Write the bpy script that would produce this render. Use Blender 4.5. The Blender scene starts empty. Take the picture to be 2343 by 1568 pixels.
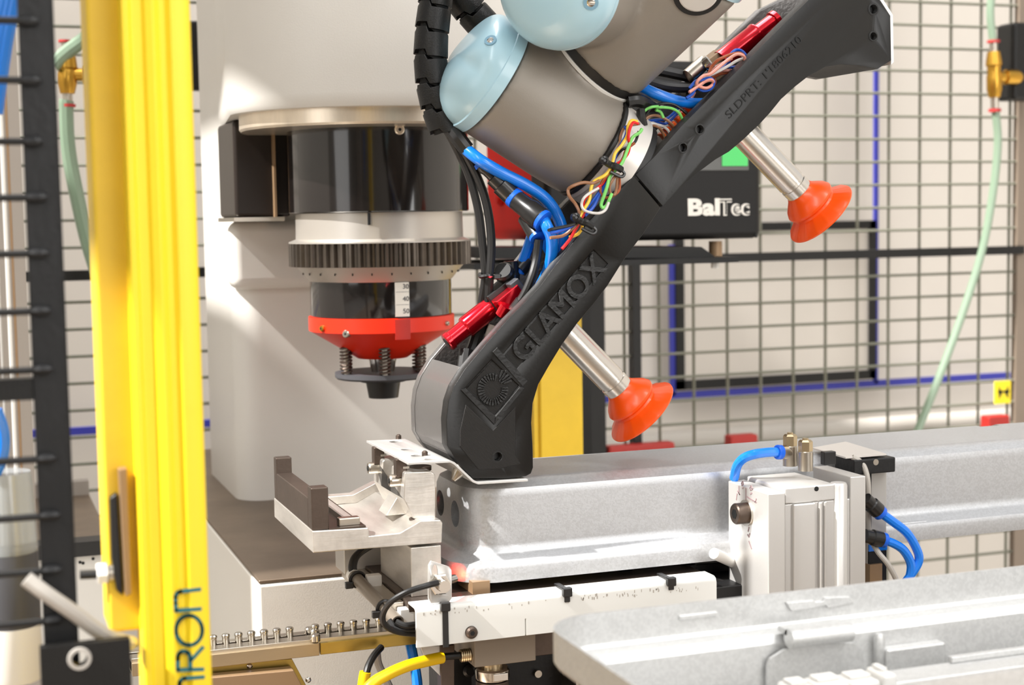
import bpy, bmesh, math, random
from mathutils import Vector as V, Matrix
random.seed(7)
SC = bpy.context.scene
COL = SC.collection
PI = math.pi

# ------------------------------------------------------------------ camera, light, exposure
F = 3500.0
W, H = 2343, 1568
_Z = V((-705, 42900, 3500)).normalized()
_h = -(_Z.x * 9829 + _Z.z * -3500) / _Z.y
_X = V((9829, _h, -3500)).normalized()
_Y = _Z.cross(_X)
R = Matrix((_X, _Y, _Z))                      # camera space -> world
CP = V((0, -1.02, 1.30))
cam = bpy.data.cameras.new('camera')
cam.sensor_fit = 'HORIZONTAL'; cam.sensor_width = 23.6; cam.lens = F / W * 23.6
cam.clip_start = 0.02
cam.dof.use_dof = True; cam.dof.focus_distance = 1.12; cam.dof.aperture_fstop = 6.6
co = bpy.data.objects.new('camera', cam); COL.objects.link(co)
co.matrix_world = Matrix.Translation(CP) @ R.to_4x4()
SC.camera = co

wd = bpy.data.worlds.new('hall_light'); SC.world = wd; wd.use_nodes = True
bg = wd.node_tree.nodes['Background']
bg.inputs[0].default_value = (1.0, 0.99, 0.98, 1); bg.inputs[1].default_value = 0.60
sn = bpy.data.lights.new('sun', 'SUN'); sn.energy = 8.0; sn.angle = math.radians(1.2); sn.color = (1, .975, .94)
so = bpy.data.objects.new('sun', sn); COL.objects.link(so)
SUN = V((-0.68, -0.05, 0.72)).normalized()
so.rotation_euler = SUN.to_track_quat('Z', 'Y').to_euler(); so.location = (-3, -1, 5)
def area(loc, target, sx, sy, e, color=(1, .99, .975)):
    l = bpy.data.lights.new('hall_fill_lamp', 'AREA'); l.shape = 'RECTANGLE'; l.size = sx; l.size_y = sy
    l.energy = e; l.color = color
    o = bpy.data.objects.new('hall_fill_lamp', l); COL.objects.link(o); o.location = loc
    o.rotation_euler = (V(loc) - V(target)).to_track_quat('Z', 'Y').to_euler()
area((-1.6, -2.6, 3.6), (0.4, 0.2, 1.0), 1.2, 2.4, 60)
area((1.8, -2.2, 3.8), (0.5, 0.2, 1.0), 0.6, 2.6, 45)
area((0.3, 0.6, 4.2), (0.4, 0.6, 1.0), 2.6, 0.5, 45)
area((1.6, -4.3, 1.9), (0.6, 0.0, 1.1), 2.6, 1.8, 62)  # lamp added at the front wall for fill and bright reflections
area((-3.8, -1.6, 1.8), (0.3, 0.1, 1.1), 2.2, 1.8, 18)  # lamp added by the left wall to give the metal reflections
vs = SC.view_settings
vs.view_transform = 'Standard'; vs.look = 'None'; vs.gamma = 1; vs.use_curve_mapping = False
vs.exposure = 0.35

# ------------------------------------------------------------------ pixel -> world on a real plane
def ray(u, v): return R @ V(((u - W / 2) / F, -(v - H / 2) / F, -1))
def PY(u, v, y): r = ray(u, v); return CP + r * ((y - CP.y) / r.y)
def PZ(u, v, z): r = ray(u, v); return CP + r * ((z - CP.z) / r.z)
def PX(u, v, x): r = ray(u, v); return CP + r * ((x - CP.x) / r.x)
def PD(u, v, d): return CP + ray(u, v) * d
def p3(l): return [PY(*q) for q in l]
def pxs(l, y): return [PY(u, v, y) for u, v in l]
def dep(p): return -(R.transposed() @ (p - CP)).z

# ------------------------------------------------------------------ materials
def lin(c):
    return tuple(((x / 255) / 12.92 if x / 255 <= .04045 else (((x / 255) + .055) / 1.055) ** 2.4) for x in c) + (1,)
def mat(name, rgb, metal=0.0, rough=0.5, bump=None, vary=None, coat=0, trans=0, emit=0, alpha=None, sss=0, wave=None, aniso=None, spec=None, rvary=0):
    m = bpy.data.materials.new(name); m.use_nodes = True
    nt = m.node_tree; n = nt.nodes; b = n['Principled BSDF']; L = nt.links.new
    b.inputs['Base Color'].default_value = lin(rgb); b.inputs['Metallic'].default_value = metal
    b.inputs['Roughness'].default_value = rough
    if coat: b.inputs['Coat Weight'].default_value = coat; b.inputs['Coat Roughness'].default_value = .08
    if trans: b.inputs['Transmission Weight'].default_value = trans
    if spec is not None: b.inputs['Specular IOR Level'].default_value = spec
    if sss:
        b.inputs['Subsurface Weight'].default_value = sss
        b.inputs['Subsurface Radius'].default_value = (.012, .004, .001); b.inputs['Subsurface Scale'].default_value = 1
    if emit: b.inputs['Emission Color'].default_value = lin(rgb); b.inputs['Emission Strength'].default_value = emit
    tc = n.new('ShaderNodeTexCoord')
    if vary:                               # (kind, scale, amount)
        k, s, a = vary[:3]
        t = n.new('ShaderNodeTexVoronoi' if k == 'voronoi' else 'ShaderNodeTexNoise'); t.inputs['Scale'].default_value = s
        L(tc.outputs['Object'], t.inputs['Vector'])
        if k != 'voronoi': t.inputs['Detail'].default_value = 6; t.inputs['Roughness'].default_value = .65
        if len(vary) > 3:
            mp = n.new('ShaderNodeMapping'); mp.inputs['Scale'].default_value = vary[3]
            L(tc.outputs['Object'], mp.inputs['Vector']); L(mp.outputs[0], t.inputs['Vector'])
        rp = n.new('ShaderNodeValToRGB')
        c = lin(rgb); e = rp.color_ramp.elements
        e[0].position = .25; e[1].position = .75
        e[0].color = tuple(max(0, x * (1 - a)) for x in c[:3]) + (1,)
        e[1].color = tuple(min(1, x * (1 + a)) for x in c[:3]) + (1,)
        if k == 'voronoi':
            sp = n.new('ShaderNodeSeparateColor'); L(t.outputs['Color'], sp.inputs[0]); L(sp.outputs[0], rp.inputs[0]); src = sp.outputs[0]
        else:
            L(t.outputs[0], rp.inputs[0]); src = t.outputs[0]
        L(rp.outputs[0], b.inputs['Base Color'])
        if rvary:
            mr = n.new('ShaderNodeMapRange'); mr.inputs['To Min'].default_value = rough - rvary; mr.inputs['To Max'].default_value = rough + rvary
            L(src, mr.inputs[0]); L(mr.outputs[0], b.inputs['Roughness'])
    if bump or wave:
        bp = n.new('ShaderNodeBump'); bp.inputs['Distance'].default_value = .001
        if bump:
            t = n.new('ShaderNodeTexNoise'); t.inputs['Scale'].default_value = bump[0]; t.inputs['Detail'].default_value = 4
            bp.inputs['Strength'].default_value = bump[1]
            if len(bump) > 2:
                mp = n.new('ShaderNodeMapping'); mp.inputs['Scale'].default_value = bump[2]
                L(tc.outputs['Object'], mp.inputs['Vector']); L(mp.outputs[0], t.inputs['Vector'])
            else: L(tc.outputs['Object'], t.inputs['Vector'])
            L(t.outputs[0], bp.inputs['Height'])
        else:                              # (scale, strength, rotation)
            t = n.new('ShaderNodeTexWave'); t.inputs['Scale'].default_value = wave[0]; t.inputs['Distortion'].default_value = .6
            t.inputs['Detail'].default_value = 1; t.bands_direction = wave[3] if len(wave) > 3 else 'X'
            mp = n.new('ShaderNodeMapping'); mp.inputs['Rotation'].default_value = wave[2]
            L(tc.outputs['Object'], mp.inputs['Vector']); L(mp.outputs[0], t.inputs['Vector'])
            L(t.outputs['Color'], bp.inputs['Height']); bp.inputs['Strength'].default_value = wave[1]
        L(bp.outputs[0], b.inputs['Normal'])
    return m
M = dict(
    wall=mat('painted wall', (202, 195, 186), 0, .8, vary=('noise', 2.5, .04)),
    hallwall=mat('hall wall', (146, 141, 134), 0, .8),
    floor=mat('concrete floor', (188, 184, 178), 0, .6, vary=('noise', 3, .15)),
    wire=mat('grey green wire', (118, 118, 104), .2, .5),
    blackpaint=mat('black powder coat', (18, 17, 16), 0, .42, spec=.35, bump=(900, .25)),
    blackpanel=mat('black panel', (21, 19, 18), 0, .5, spec=.3, bump=(600, .15)),
    blackfront=mat('scuffed black steel', (24, 24, 25), 0, .42, spec=.35, vary=('noise', 18, .5), bump=(300, .2)),
    blue=mat('blue stripe', (44, 48, 150), 0, .5),
    yellow=mat('yellow profile', (246, 212, 34), 0, .42, vary=('noise', 9, .03)),
    yellowside=mat('yellow profile side', (238, 198, 52), .0, .45, vary=('noise', 14, .10)),
    teal=mat('teal print', (18, 100, 110), 0, .5),
    cream=mat('cream enamel', (217, 213, 206), 0, .38, bump=(800, .12), vary=('noise', 6, .03)),
    creamlit=mat('brightened cream enamel', (238, 233, 224), 0, .4, bump=(800, .1)),  # the press cream, lightened to stand in for light on the base
    steelring=mat('turned steel ring', (232, 218, 198), .8, .3, vary=('noise', 40, .18, (1, 1, .2))),
    blackgloss=mat('black gloss cylinder', (22, 18, 17), .0, .12, coat=.6, vary=('noise', 14, .4)),
    brownblack=mat('smoked cover', (38, 31, 27), .1, .35, spec=.3, vary=('noise', 12, .3, (1, 1, .15))),
    ringwhite=mat('satin aluminium ring', (200, 194, 186), .75, .38),
    knurl=mat('knurled steel', (96, 88, 80), .9, .34, vary=('noise', 30, .3)),
    redpaint=mat('red orange paint', (228, 42, 10), 0, .38),
    redcase=mat('red case', (232, 28, 14), 0, .6, spec=.2),
    red=mat('red anodised', (205, 10, 34), .75, .2, coat=.5),
    chrome=mat('chromed steel', (205, 200, 192), 1, .16),
    tube=mat('polished aluminium tube', (222, 217, 209), .85, .24, bump=(200, .04, (1, 1, 1))),
    zinc=mat('zinc plated', (190, 182, 170), 1, .3),
    alu=mat('milled aluminium', (212, 207, 200), .8, .36, vary=('noise', 60, .22, (1, .2, 1)), bump=(120, .12, (.4, 3, 3)), rvary=.08),
    aluwhite=mat('anodised aluminium', (208, 206, 203), .55, .4, bump=(500, .06)),
    galv=mat('galvanised steel', (190, 191, 193), .6, .42, vary=('voronoi', 700, .05), bump=(900, .08), rvary=.05),
    galvtop=mat('galvanised tray', (212, 212, 211), .6, .45, vary=('voronoi', 700, .05), bump=(900, .08), rvary=.05),
    darksteel=mat('dark tool steel', (92, 80, 72), .8, .42, vary=('noise', 25, .22), bump=(400, .1)),
    table=mat('ground steel table', (128, 112, 96), .7, .4, vary=('noise', 9, .3)),
    print3d=mat('black printed plastic', (16, 15, 14), 0, .40, wave=(420, .6, (0, 0, 0), 'Y'), spec=.42),
    printfine=mat('black printed panel', (26, 24, 23), 0, .5, spec=.35, wave=(420, .3, (0, .8, 0))),
    printglare=mat('black print with painted glare', (104, 101, 99), .35, .26, wave=(380, .4, (0, 0, 0), 'Y')),  # black print greyed in its base colour, standing in for glare
    grey=mat('warm grey enamel', (140, 133, 124), .15, .45, bump=(1400, .08), vary=('noise', 8, .03)),
    sky=mat('light blue plastic', (172, 207, 221), 0, .3, coat=.3),
    rubber=mat('black rubber', (26, 25, 25), 0, .45),
    plastic=mat('black plastic', (30, 29, 29), 0, .3),
    hose=mat('blue hose', (16, 124, 232), 0, .25, coat=.3),
    bluecollar=mat('blue collar', (20, 96, 215), 0, .35),
    orange=mat('orange silicone', (248, 84, 6), 0, .34, sss=.2, coat=.15),
    orangeclip=mat('orange lever', (246, 96, 22), 0, .4),
    green=mat('green screen', (72, 186, 96), 0, .4, emit=.25),
    screen=mat('grey screen', (96, 96, 94), 0, .2),
    white=mat('white plastic', (232, 230, 226), 0, .4),
    offwhite=mat('white paint print', (236, 230, 220), 0, .5),
    guard=mat('white painted channel', (222, 222, 218), 0, .32, coat=.2),
    brass=mat('brass', (196, 150, 62), 1, .3),
    railbrown=mat('brown grey rail', (168, 148, 118), .7, .4, vary=('noise', 30, .12, (.2, 1, 1))),
    flange=mat('satin flange', (222, 217, 211), .3, .32),
    palebrass=mat('pale brass', (196, 178, 146), 1, .3),
    postgrey=mat('post grey', (128, 114, 100), .1, .55),
    gold=mat('yellow chromate', (176, 150, 78), .85, .32, vary=('noise', 20, .15, (.2, 1, 1))),
    hosegreen=mat('translucent hose', (138, 160, 136), 0, .3, trans=.25),
    clear=mat('clear bowl', (205, 210, 212), 0, .12, trans=.6),
    yellowcable=mat('yellow cable', (248, 204, 10), 0, .4),
    greycable=mat('grey cable', (176, 170, 162), 0, .4),
    bronze=mat('bronze strip', (150, 122, 92), .3, .45),
    darkgrey=mat('dark grey plastic', (70, 70, 74), 0, .5),
    hole=mat('black marks and hole shade', (8, 8, 8), 0, .7),  # near-black for marks; in bores, sockets and holes it paints the shade
    ink=mat('marker ink', (150, 128, 130), 0, .6),
    w_brown=mat('brown wire', (150, 106, 76), 0, .4), w_yellow=mat('yellow wire', (244, 202, 66), 0, .4),
    w_green=mat('green wire', (128, 214, 110), 0, .4), w_blue=mat('blue wire', (28, 84, 190), 0, .4),
    w_red=mat('red wire', (222, 28, 30), 0, .4), w_white=mat('white wire', (216, 212, 208), 0, .4),
    w_pink=mat('pink wire', (222, 150, 134), 0, .4), w_black=mat('black wire', (28, 27, 27), 0, .4),
    w_rust=mat('rust wire', (164, 84, 48), 0, .4), w_grey=mat('grey wire', (168, 162, 160), 0, .4),
    led=mat('red sensor light', (255, 30, 12), 0, .4, emit=2),
)

# ------------------------------------------------------------------ mesh helpers
def NB(): return bmesh.new()
def basis(d):
    d = d.normalized(); a = V((0, 0, 1)) if abs(d.z) < .9 else V((1, 0, 0))
    u = d.cross(a).normalized(); return d, u, d.cross(u).normalized()
def face(bm, vs_):
    try: return bm.faces.new(vs_)
    except ValueError: return None
def prism(bm, pts, vec):
    vec = V(vec); a = [bm.verts.new(p) for p in pts]; b = [bm.verts.new(p + vec) for p in pts]; n = len(a)
    face(bm, a); face(bm, b[::-1])
    for i in range(n): face(bm, (a[i], b[i], b[(i + 1) % n], a[(i + 1) % n]))
    return bm
def box(bm, a, b):
    a, b = V(a), V(b)
    lo = V((min(a.x, b.x), min(a.y, b.y), min(a.z, b.z))); hi = V((max(a.x, b.x), max(a.y, b.y), max(a.z, b.z)))
    return prism(bm, [V((lo.x, lo.y, lo.z)), V((hi.x, lo.y, lo.z)), V((hi.x, lo.y, hi.z)), V((lo.x, lo.y, hi.z))], (0, hi.y - lo.y, 0))
def lathe(bm, p, axis, prof, seg=32, mod=None, caps=True):
    d, u, w = basis(V(axis)); rings = []
    for t, r in prof:
        row = []
        for i in range(seg):
            a = 2 * PI * i / seg
            rr = r if mod is None else mod(t, r, a)
            row.append(bm.verts.new(p + d * t + (u * math.cos(a) + w * math.sin(a)) * rr))
        rings.append(row)
    for A, B in zip(rings, rings[1:]):
        for i in range(seg): face(bm, (A[i], A[(i + 1) % seg], B[(i + 1) % seg], B[i]))
    if caps: face(bm, rings[0][::-1]); face(bm, rings[-1])
    return bm
def rod(bm, a, b, r, seg=16, r2=None):
    a, b = V(a), V(b); return lathe(bm, a, b - a, [(0, r), ((b - a).length, r if r2 is None else r2)], seg)
def catmull(pts, n=6):
    if len(pts) < 3: return pts
    P = [pts[0] * 2 - pts[1]] + pts + [pts[-1] * 2 - pts[-2]]; out = []
    for i in range(1, len(P) - 2):
        a, b, c, d = P[i - 1:i + 3]
        for k in range(n):
            t = k / n
            out.append(.5 * ((2 * b) + (c - a) * t + (2 * a - 5 * b + 4 * c - d) * t * t + (3 * b - a - 3 * c + d) * t ** 3))
    return out + [pts[-1]]
def tube(bm, pts, r, seg=10, n=6, smooth=True):
    P = catmull(pts, n) if smooth else pts
    d = (P[1] - P[0]).normalized(); _, u, w = basis(d); rings = []
    for i, p in enumerate(P):
        nd = (P[min(i + 1, len(P) - 1)] - P[max(i - 1, 0)]).normalized()
        q = d.rotation_difference(nd); u = q @ u; w = q @ w; d = nd
        rings.append([bm.verts.new(p + (u * math.cos(2 * PI * k / seg) + w * math.sin(2 * PI * k / seg)) * r) for k in range(seg)])
    for A, B in zip(rings, rings[1:]):
        for i in range(seg): face(bm, (A[i], A[(i + 1) % seg], B[(i + 1) % seg], B[i]))
    face(bm, rings[0][::-1]); face(bm, rings[-1]); return bm
def ball(bm, c, r, sc=(1, 1, 1)):
    bmesh.ops.create_uvsphere(bm, u_segments=20, v_segments=12, radius=r, matrix=Matrix.Translation(c) @ Matrix.Diagonal((*sc, 1))); return bm
def chaikin(p, it=1, k=.25):
    for _ in range(it):
        q = []
        for i in range(len(p)):
            a, b = p[i], p[(i + 1) % len(p)]
            q += [a.lerp(b, k), a.lerp(b, 1 - k)]
        p = q
    return p
def rrect(cx, cy, hx, hy, r, n=6):
    out = []
    for sx, sy, a0 in ((1, 1, 0), (-1, 1, 90), (-1, -1, 180), (1, -1, 270)):
        for k in range(n + 1):
            a = math.radians(a0 + 90 * k / n); out.append((cx + sx * (hx - r) + r * math.cos(a), cy + sy * (hy - r) + r * math.sin(a)))
    return out
def loft(bm, rings, cap0=True, cap1=True):
    rr = [[bm.verts.new(p) for p in r] for r in rings]
    for A, B in zip(rr, rr[1:]):
        n = len(A)
        for i in range(n): face(bm, (A[i], A[(i + 1) % n], B[(i + 1) % n], B[i]))
    if cap0: face(bm, rr[0][::-1])
    if cap1: face(bm, rr[-1])
    return bm
def flat(o):
    w = o.modifiers.new('normals', 'WEIGHTED_NORMAL'); w.keep_sharp = True; w.weight = 100; return o
def root_of(o):
    while o.parent: o = o.parent
    return o
def finish(name, bm, m, org, bev=0, bseg=2, smooth=28):
    bmesh.ops.recalc_face_normals(bm, faces=bm.faces)
    bmesh.ops.translate(bm, verts=bm.verts, vec=-org)
    if smooth:
        lim = math.radians(smooth)
        for f in bm.faces: f.smooth = True
        for e in bm.edges:
            if len(e.link_faces) != 2 or e.calc_face_angle(0) > lim: e.smooth = False
    me = bpy.data.meshes.new(name); bm.to_mesh(me); bm.free()
    me.materials.append(M[m] if isinstance(m, str) else m)
    o = bpy.data.objects.new(name, me); COL.objects.link(o)
    if bev:
        b = o.modifiers.new('bevel', 'BEVEL'); b.width = bev; b.segments = bseg; b.limit_method = 'ANGLE'; b.angle_limit = math.radians(40); b.harden_normals = bool(smooth)
    return o
def thing(name, label, cat, loc, group=None):
    o = bpy.data.objects.new(name, None); COL.objects.link(o); o.location = loc; o.empty_display_size = .02
    o['label'] = label; o['category'] = cat
    if group: o['group'] = group
    return o
def part(name, bm, m, parent, label=None, bev=0, bseg=2, smooth=28, kind=None):
    o = finish(name, bm, m, root_of(parent).location.copy(), bev, bseg, smooth); o.parent = parent
    if label: o['label'] = label
    if kind: o['kind'] = kind
    return o
def solo(name, bm, m, label, cat, group=None, bev=0, bseg=2, smooth=28):
    n = len(bm.verts); xs = [v.co for v in bm.verts]
    org = V((sum(v.x for v in xs) / n, sum(v.y for v in xs) / n, min(v.z for v in xs)))
    o = finish(name, bm, m, org, bev, bseg, smooth); o.location = org; o['label'] = label; o['category'] = cat
    if group: o['group'] = group
    return o
def struct(name, bm, m, bev=0):
    o = finish(name, bm, m, V((0, 0, 0)), bev); o['kind'] = 'structure'; return o
def hose(name, pts, r, m, label, cat, group=None, seg=10, n=6):
    return solo(name, tube(NB(), pts, r, seg, n), m, label, cat, group)
def cut(o, bms):                           # carve real pockets and holes, the cutters are removed again
    tmp = []
    for bm in bms:
        bmesh.ops.recalc_face_normals(bm, faces=bm.faces)
        me = bpy.data.meshes.new('cutter'); bm.to_mesh(me); bm.free()
        c = bpy.data.objects.new('cutter', me); COL.objects.link(c)
        tmp.append(c)
        md = o.modifiers.new('hole', 'BOOLEAN'); md.operation = 'DIFFERENCE'; md.object = c; md.solver = 'EXACT'
        o.modifiers.move(len(o.modifiers) - 1, len(tmp) - 1)
    bpy.context.view_layer.update()
    dg = bpy.context.evaluated_depsgraph_get()
    me = bpy.data.meshes.new_from_object(o.evaluated_get(dg), depsgraph=dg)
    o.modifiers.clear(); o.data = me
    for c in tmp: d = c.data; bpy.data.objects.remove(c); bpy.data.meshes.remove(d)
def text(name, s, org, xd, yd, size, depth, m, parent, width=None, offset=0, label=None, space=1.0, align='LEFT'):
    cu = bpy.data.curves.new(name, 'FONT'); cu.body = s; cu.size = size; cu.extrude = depth; cu.offset = offset; cu.space_character = space
    cu.align_x = align; cu.resolution_u = 4
    t = bpy.data.objects.new(name, cu); COL.objects.link(t); bpy.context.view_layer.update()
    dg = bpy.context.evaluated_depsgraph_get()
    me = bpy.data.meshes.new_from_object(t.evaluated_get(dg), depsgraph=dg)
    bpy.data.objects.remove(t); bpy.data.curves.remove(cu)
    xd = V(xd).normalized(); zd = xd.cross(V(yd)).normalized(); yd = zd.cross(xd)
    w = max(v.co.x for v in me.vertices) - min(v.co.x for v in me.vertices)
    k = 1 if width is None else width / w
    mt = Matrix.Translation(org - root_of(parent).location) @ Matrix((xd, yd, zd)).transposed().to_4x4() @ Matrix.Diagonal((k, 1, 1, 1))
    me.transform(mt); me.materials.clear(); me.materials.append(M[m]); me.name = name
    o = bpy.data.objects.new(name, me); COL.objects.link(o); o.parent = parent
    if label: o['label'] = label
    return o
def copy_tree(o, delta, parent=None):
    c = o.copy(); COL.objects.link(c)
    if parent: c.parent = parent
    else: c.location = o.location + delta
    for ch in list(o.children): copy_tree(ch, delta, c)
    return c
def hexnut(bm, a, b, r): return lathe(bm, V(a), V(b) - V(a), [(0, r * .9), (.1 * (V(b) - V(a)).length, r), (.9 * (V(b) - V(a)).length, r), ((V(b) - V(a)).length, r * .9)], 6)

# ================================================================== THE SETTING
struct('floor', box(NB(), (-4, -4.5, -.1), (5, 1.45, 0)), 'floor')
struct('wall_back', box(NB(), (-4, 1.45, 0), (5, 1.6, 3.2)), 'wall')
struct('wall_left', box(NB(), (-4.1, -4.5, 0), (-4, 1.45, 3.2)), 'hallwall')
struct('wall_right', box(NB(), (5, -4.5, 0), (5.1, 1.45, 3.2)), 'hallwall')
struct('wall_front', box(NB(), (-4, -4.6, 0), (5, -4.5, 3.2)), 'hallwall')
YW = 1.40                                   # things fixed to the wall
def vline(u0, v0, u1, v1, y, r): return prism(NB(), [PY(u0 - r, v0, y), PY(u0 + r, v0, y), PY(u1 + r, v1, y), PY(u1 - r, v1, y)], (0, .012, 0))
# blue trunking lines on the wall
z0 = PY(1365, 916, YW).z
for i, (bm, lab) in enumerate((
    (box(NB(), (-1.0, YW, z0 - .006), (PY(2312, 860, YW).x, YW + .006, z0 + .006)), 'long blue horizontal strip running along the wall behind the mesh fence'),
    (box(NB(), (PY(2006, 500, YW).x - .004, YW, z0), (PY(2006, 500, YW).x + .004, YW + .006, 2.3)), 'blue upright strip on the wall right of the black frame'),
    (box(NB(), (PY(1540, 800, YW).x - .005, YW, z0), (PY(1540, 800, YW).x + .005, YW + .006, PY(1540, 560, YW).z)), 'short blue upright strip on the wall left of the black frame'))):
    solo('blue_strip', bm, 'blue', lab, 'strip')
# black rectangular frame on the wall
a, b = PY(1546, 890, YW), PY(2003, 507, YW)
fr = thing('wall_panel', 'cream wall panel in a black rectangular frame behind the mesh, edged by blue strips', 'panel', (a.x, YW, a.z))
wf = .015
part('panel_face', box(NB(), (a.x + .005, YW + .002, PY(1700, 880, YW).z), (b.x - .005, YW + .008, PY(1850, 512, YW).z)), 'wall', fr)
ztop, zbot = PY(1850, 507, YW).z, PY(1700, 884, YW).z
for nm, p, q in (('frame_bar', (a.x, YW - .004, zbot), (a.x + wf * 1.1, YW + .008, ztop)), ('frame_bar', (b.x - wf * .9, YW - .004, zbot), (b.x, YW + .008, ztop)),
                 ('frame_bar', (a.x, YW - .004, zbot), (b.x, YW + .008, zbot + wf * 1.1)), ('frame_bar', (a.x, YW - .004, ztop - wf), (b.x, YW + .008, ztop))):
    part(nm, box(NB(), p, q), 'blackpaint', fr)

solo('sun_blocker', box(NB(), (-.62, .171, 2.33), (-.58, 1.3, 3.1)), 'blackpanel', 'added dark panel blocking high sun, unseen above the frame at rear left', 'panel')  # added out of view to cut the sun off the upper press head
solo('sun_blocker', box(NB(), (-.62, -.239, 2.375), (-.58, .17, 3.1)), 'blackpanel', 'short added dark panel blocking high sun, unseen above the frame at middle left', 'panel')  # added out of view to shade robot and right housing top
solo('sun_blocker', box(NB(), (-.62, -1.3, 2.0), (-.58, -.24, 3.1)), 'blackpanel', 'deeper added dark panel keeping sun off the tray, unseen above the frame at front left', 'panel')  # added out of view so the foreground tray lies in shade
solo('sun_blocker_low', box(NB(), (-.62, .17, 0), (-.58, 1.3, 2.10)), 'cream', 'added cream panel blocking low sun and bouncing light, unseen outside the frame at left', 'panel')  # added out of view; shades base and lower column, cream for bounce
# ------------------------------------------------------------------ mesh fence
YF = 1.0
fx = thing('mesh_fence', 'mesh safety fence of thin grey wires with black rails across the background', 'fence', (.9, YF, 0))
dz = .0347; dx = .0556
zref = PY(2100, 319, YF).z; xref = PY(2108, 319, YF).x
wr = .0023
hw = None
for k in range(-20, 15):
    bm = rod(NB(), (-.35, YF, zref + k * dz), (PY(2334, 500, YF).x, YF, zref + k * dz), wr, 6)
    part('horizontal_wire', bm, 'wire', fx, smooth=60)
for k in range(-20, 6):
    x = xref + k * dx
    if x > PY(2330, 500, YF).x or x < .42: continue
    bm = rod(NB(), (x, YF + .004, .52), (x, YF + .004, 1.85), wr, 6)
    part('vertical_wire', bm, 'wire', fx, smooth=60)
zr = PY(2000, 580, YF).z
part('rail', box(NB(), (-.35, YF - .012, zr - .007), (PY(2334, 500, YF).x, YF - .002, zr + .006)), 'blackpaint', fx, 'black horizontal flat rail')
part('rail', box(NB(), (-.35, YF - .012, .5), (PY(2334, 500, YF).x, YF + .012, .53)), 'blackpaint', fx, 'black bottom rail')
for u, w, yy in ((1350, .03, .0), (1452, .0125, .01)):
    x = PY(u, 800, YF).x
    part('post', box(NB(), (x - w / 2, YF - .02 + yy, 0), (x + w / 2, YF - .002 + yy, PY(u, 570, YF).z)), 'blackpaint', fx, 'black upright post')
x = PY(2332, 500, YF).x
part('post', box(NB(), (x - .008, YF - .006, 0), (x + .05, YF + .006, 2.2)), 'postgrey', fx, 'brown grey corner post')
# small things on the fence
xb = PY(2320, 140, .93).x
bm = box(NB(), (xb, .93, PY(2330, 228, .93).z), (xb + .07, .975, PY(2330, 50, .93).z))
solo('valve_block', bm, 'blackpaint', 'black block on the fence corner post at the right edge', 'valve', bev=.006)
st = thing('warning_sticker', 'yellow warning sticker with black marks on the fence near the right edge', 'sticker', PY(2296, 925, .985))
pa, pb = PY(2279, 925, .985), PY(2313, 872, .985)
part('plate', box(NB(), pa, (pb.x, .99, pb.z)), mat('sticker yellow', (240, 214, 30), 0, .5), st)
bm = NB(); c = (pa + pb) / 2
for s in (-1, 1): prism(bm, [V((c.x + s * .002, .9845, c.z)), V((c.x + s * .009, .9845, c.z + .010)), V((c.x + s * .009, .9845, c.z - .010))], (0, .001, 0))
prism(bm, [V((c.x - .011, .9845, c.z + .003)), V((c.x + .011, .9845, c.z + .003)), V((c.x + .011, .9845, c.z)), V((c.x - .011, .9845, c.z))], (0, .001, 0))
part('symbol', bm, 'rubber', st)
def brass_tee(u, v0, v1, y, label, side):
    t = thing('brass_tee', label, 'fitting', PY(u, v1, y))
    a, b = PY(u, v0, y), PY(u + (v1 - v0) * .02, v1, y); a2 = a.lerp(b, .16); b2 = a.lerp(b, .8)
    L = (b2 - a2).length
    part('body', lathe(NB(), a2, b2 - a2, [(0, .0095), (.012, .0115), (.02, .0125), (.022, .0105), (L * .45, .010), (L * .55, .0115), (L - .012, .0115), (L, .0085)], 20), 'brass', t)
    m_ = a2.lerp(b2, .55)
    part('branch', lathe(NB(), m_, V((side, 0, 0)), [(0, .008), (.018, .008), (.02, .0115), (.04, .012), (.046, .009)], 20), 'brass', t)
    for p, q in ((a2, a), (b2, b)):
        part('nipple', rod(NB(), p, p.lerp(q, .75), .006, 14), 'zinc', t, 'silver hose nipple')
        part('clip', rod(NB(), p.lerp(q, .78), q, .0095, 14), mat('red clip', (170, 40, 40), 0, .5), t, 'red hose clip')
    return t
brass_tee(2273, 92, 256, .93, 'brass tee fitting between two hoses by the right fence post', 1)
hose('air_hose', p3([(2272, -40, .93), (2266, 30, .93), (2272, 95, .93)]), .006, 'hosegreen', 'short translucent green hose above the brass tee at right', 'hose')
hose('air_hose', p3([(2278, 252, .93), (2283, 330, .93), (2272, 440, .93), (2248, 570, .93), (2205, 710, .93), (2150, 860, .93), (2100, 985, .93), (2050, 1110, .93)]), .0062, 'hosegreen', 'long translucent green hose sweeping down in front of the mesh at right', 'hose')
brass_tee(152, 92, 245, .90, 'brass tee fitting between hoses left of the yellow light curtain', 1)
hose('air_hose', p3([(120, 150, .893), (150, 122, .893), (200, 85, .893), (260, 40, .893)]), .009, 'hosegreen', 'short green hose crossing behind the top of the yellow light curtain', 'hose')
hose('air_hose', p3([(152, 230, .90), (151, 245, .90), (155, 330, .90), (172, 430, .90), (205, 570, .90), (250, 700, .90)]), .009, 'hosegreen', 'green hose hanging down left of the yellow light curtain', 'hose')
a, b = PY(430, 206, .97), PY(480, 48, .97)
solo('black_box', box(NB(), a, (b.x + .03, .99, b.z)), 'blackpaint', 'black box on the fence between yellow light curtain and press', 'box', bev=.003)
red = mat('red hook', (160, 34, 26), 0, .5)
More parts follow.
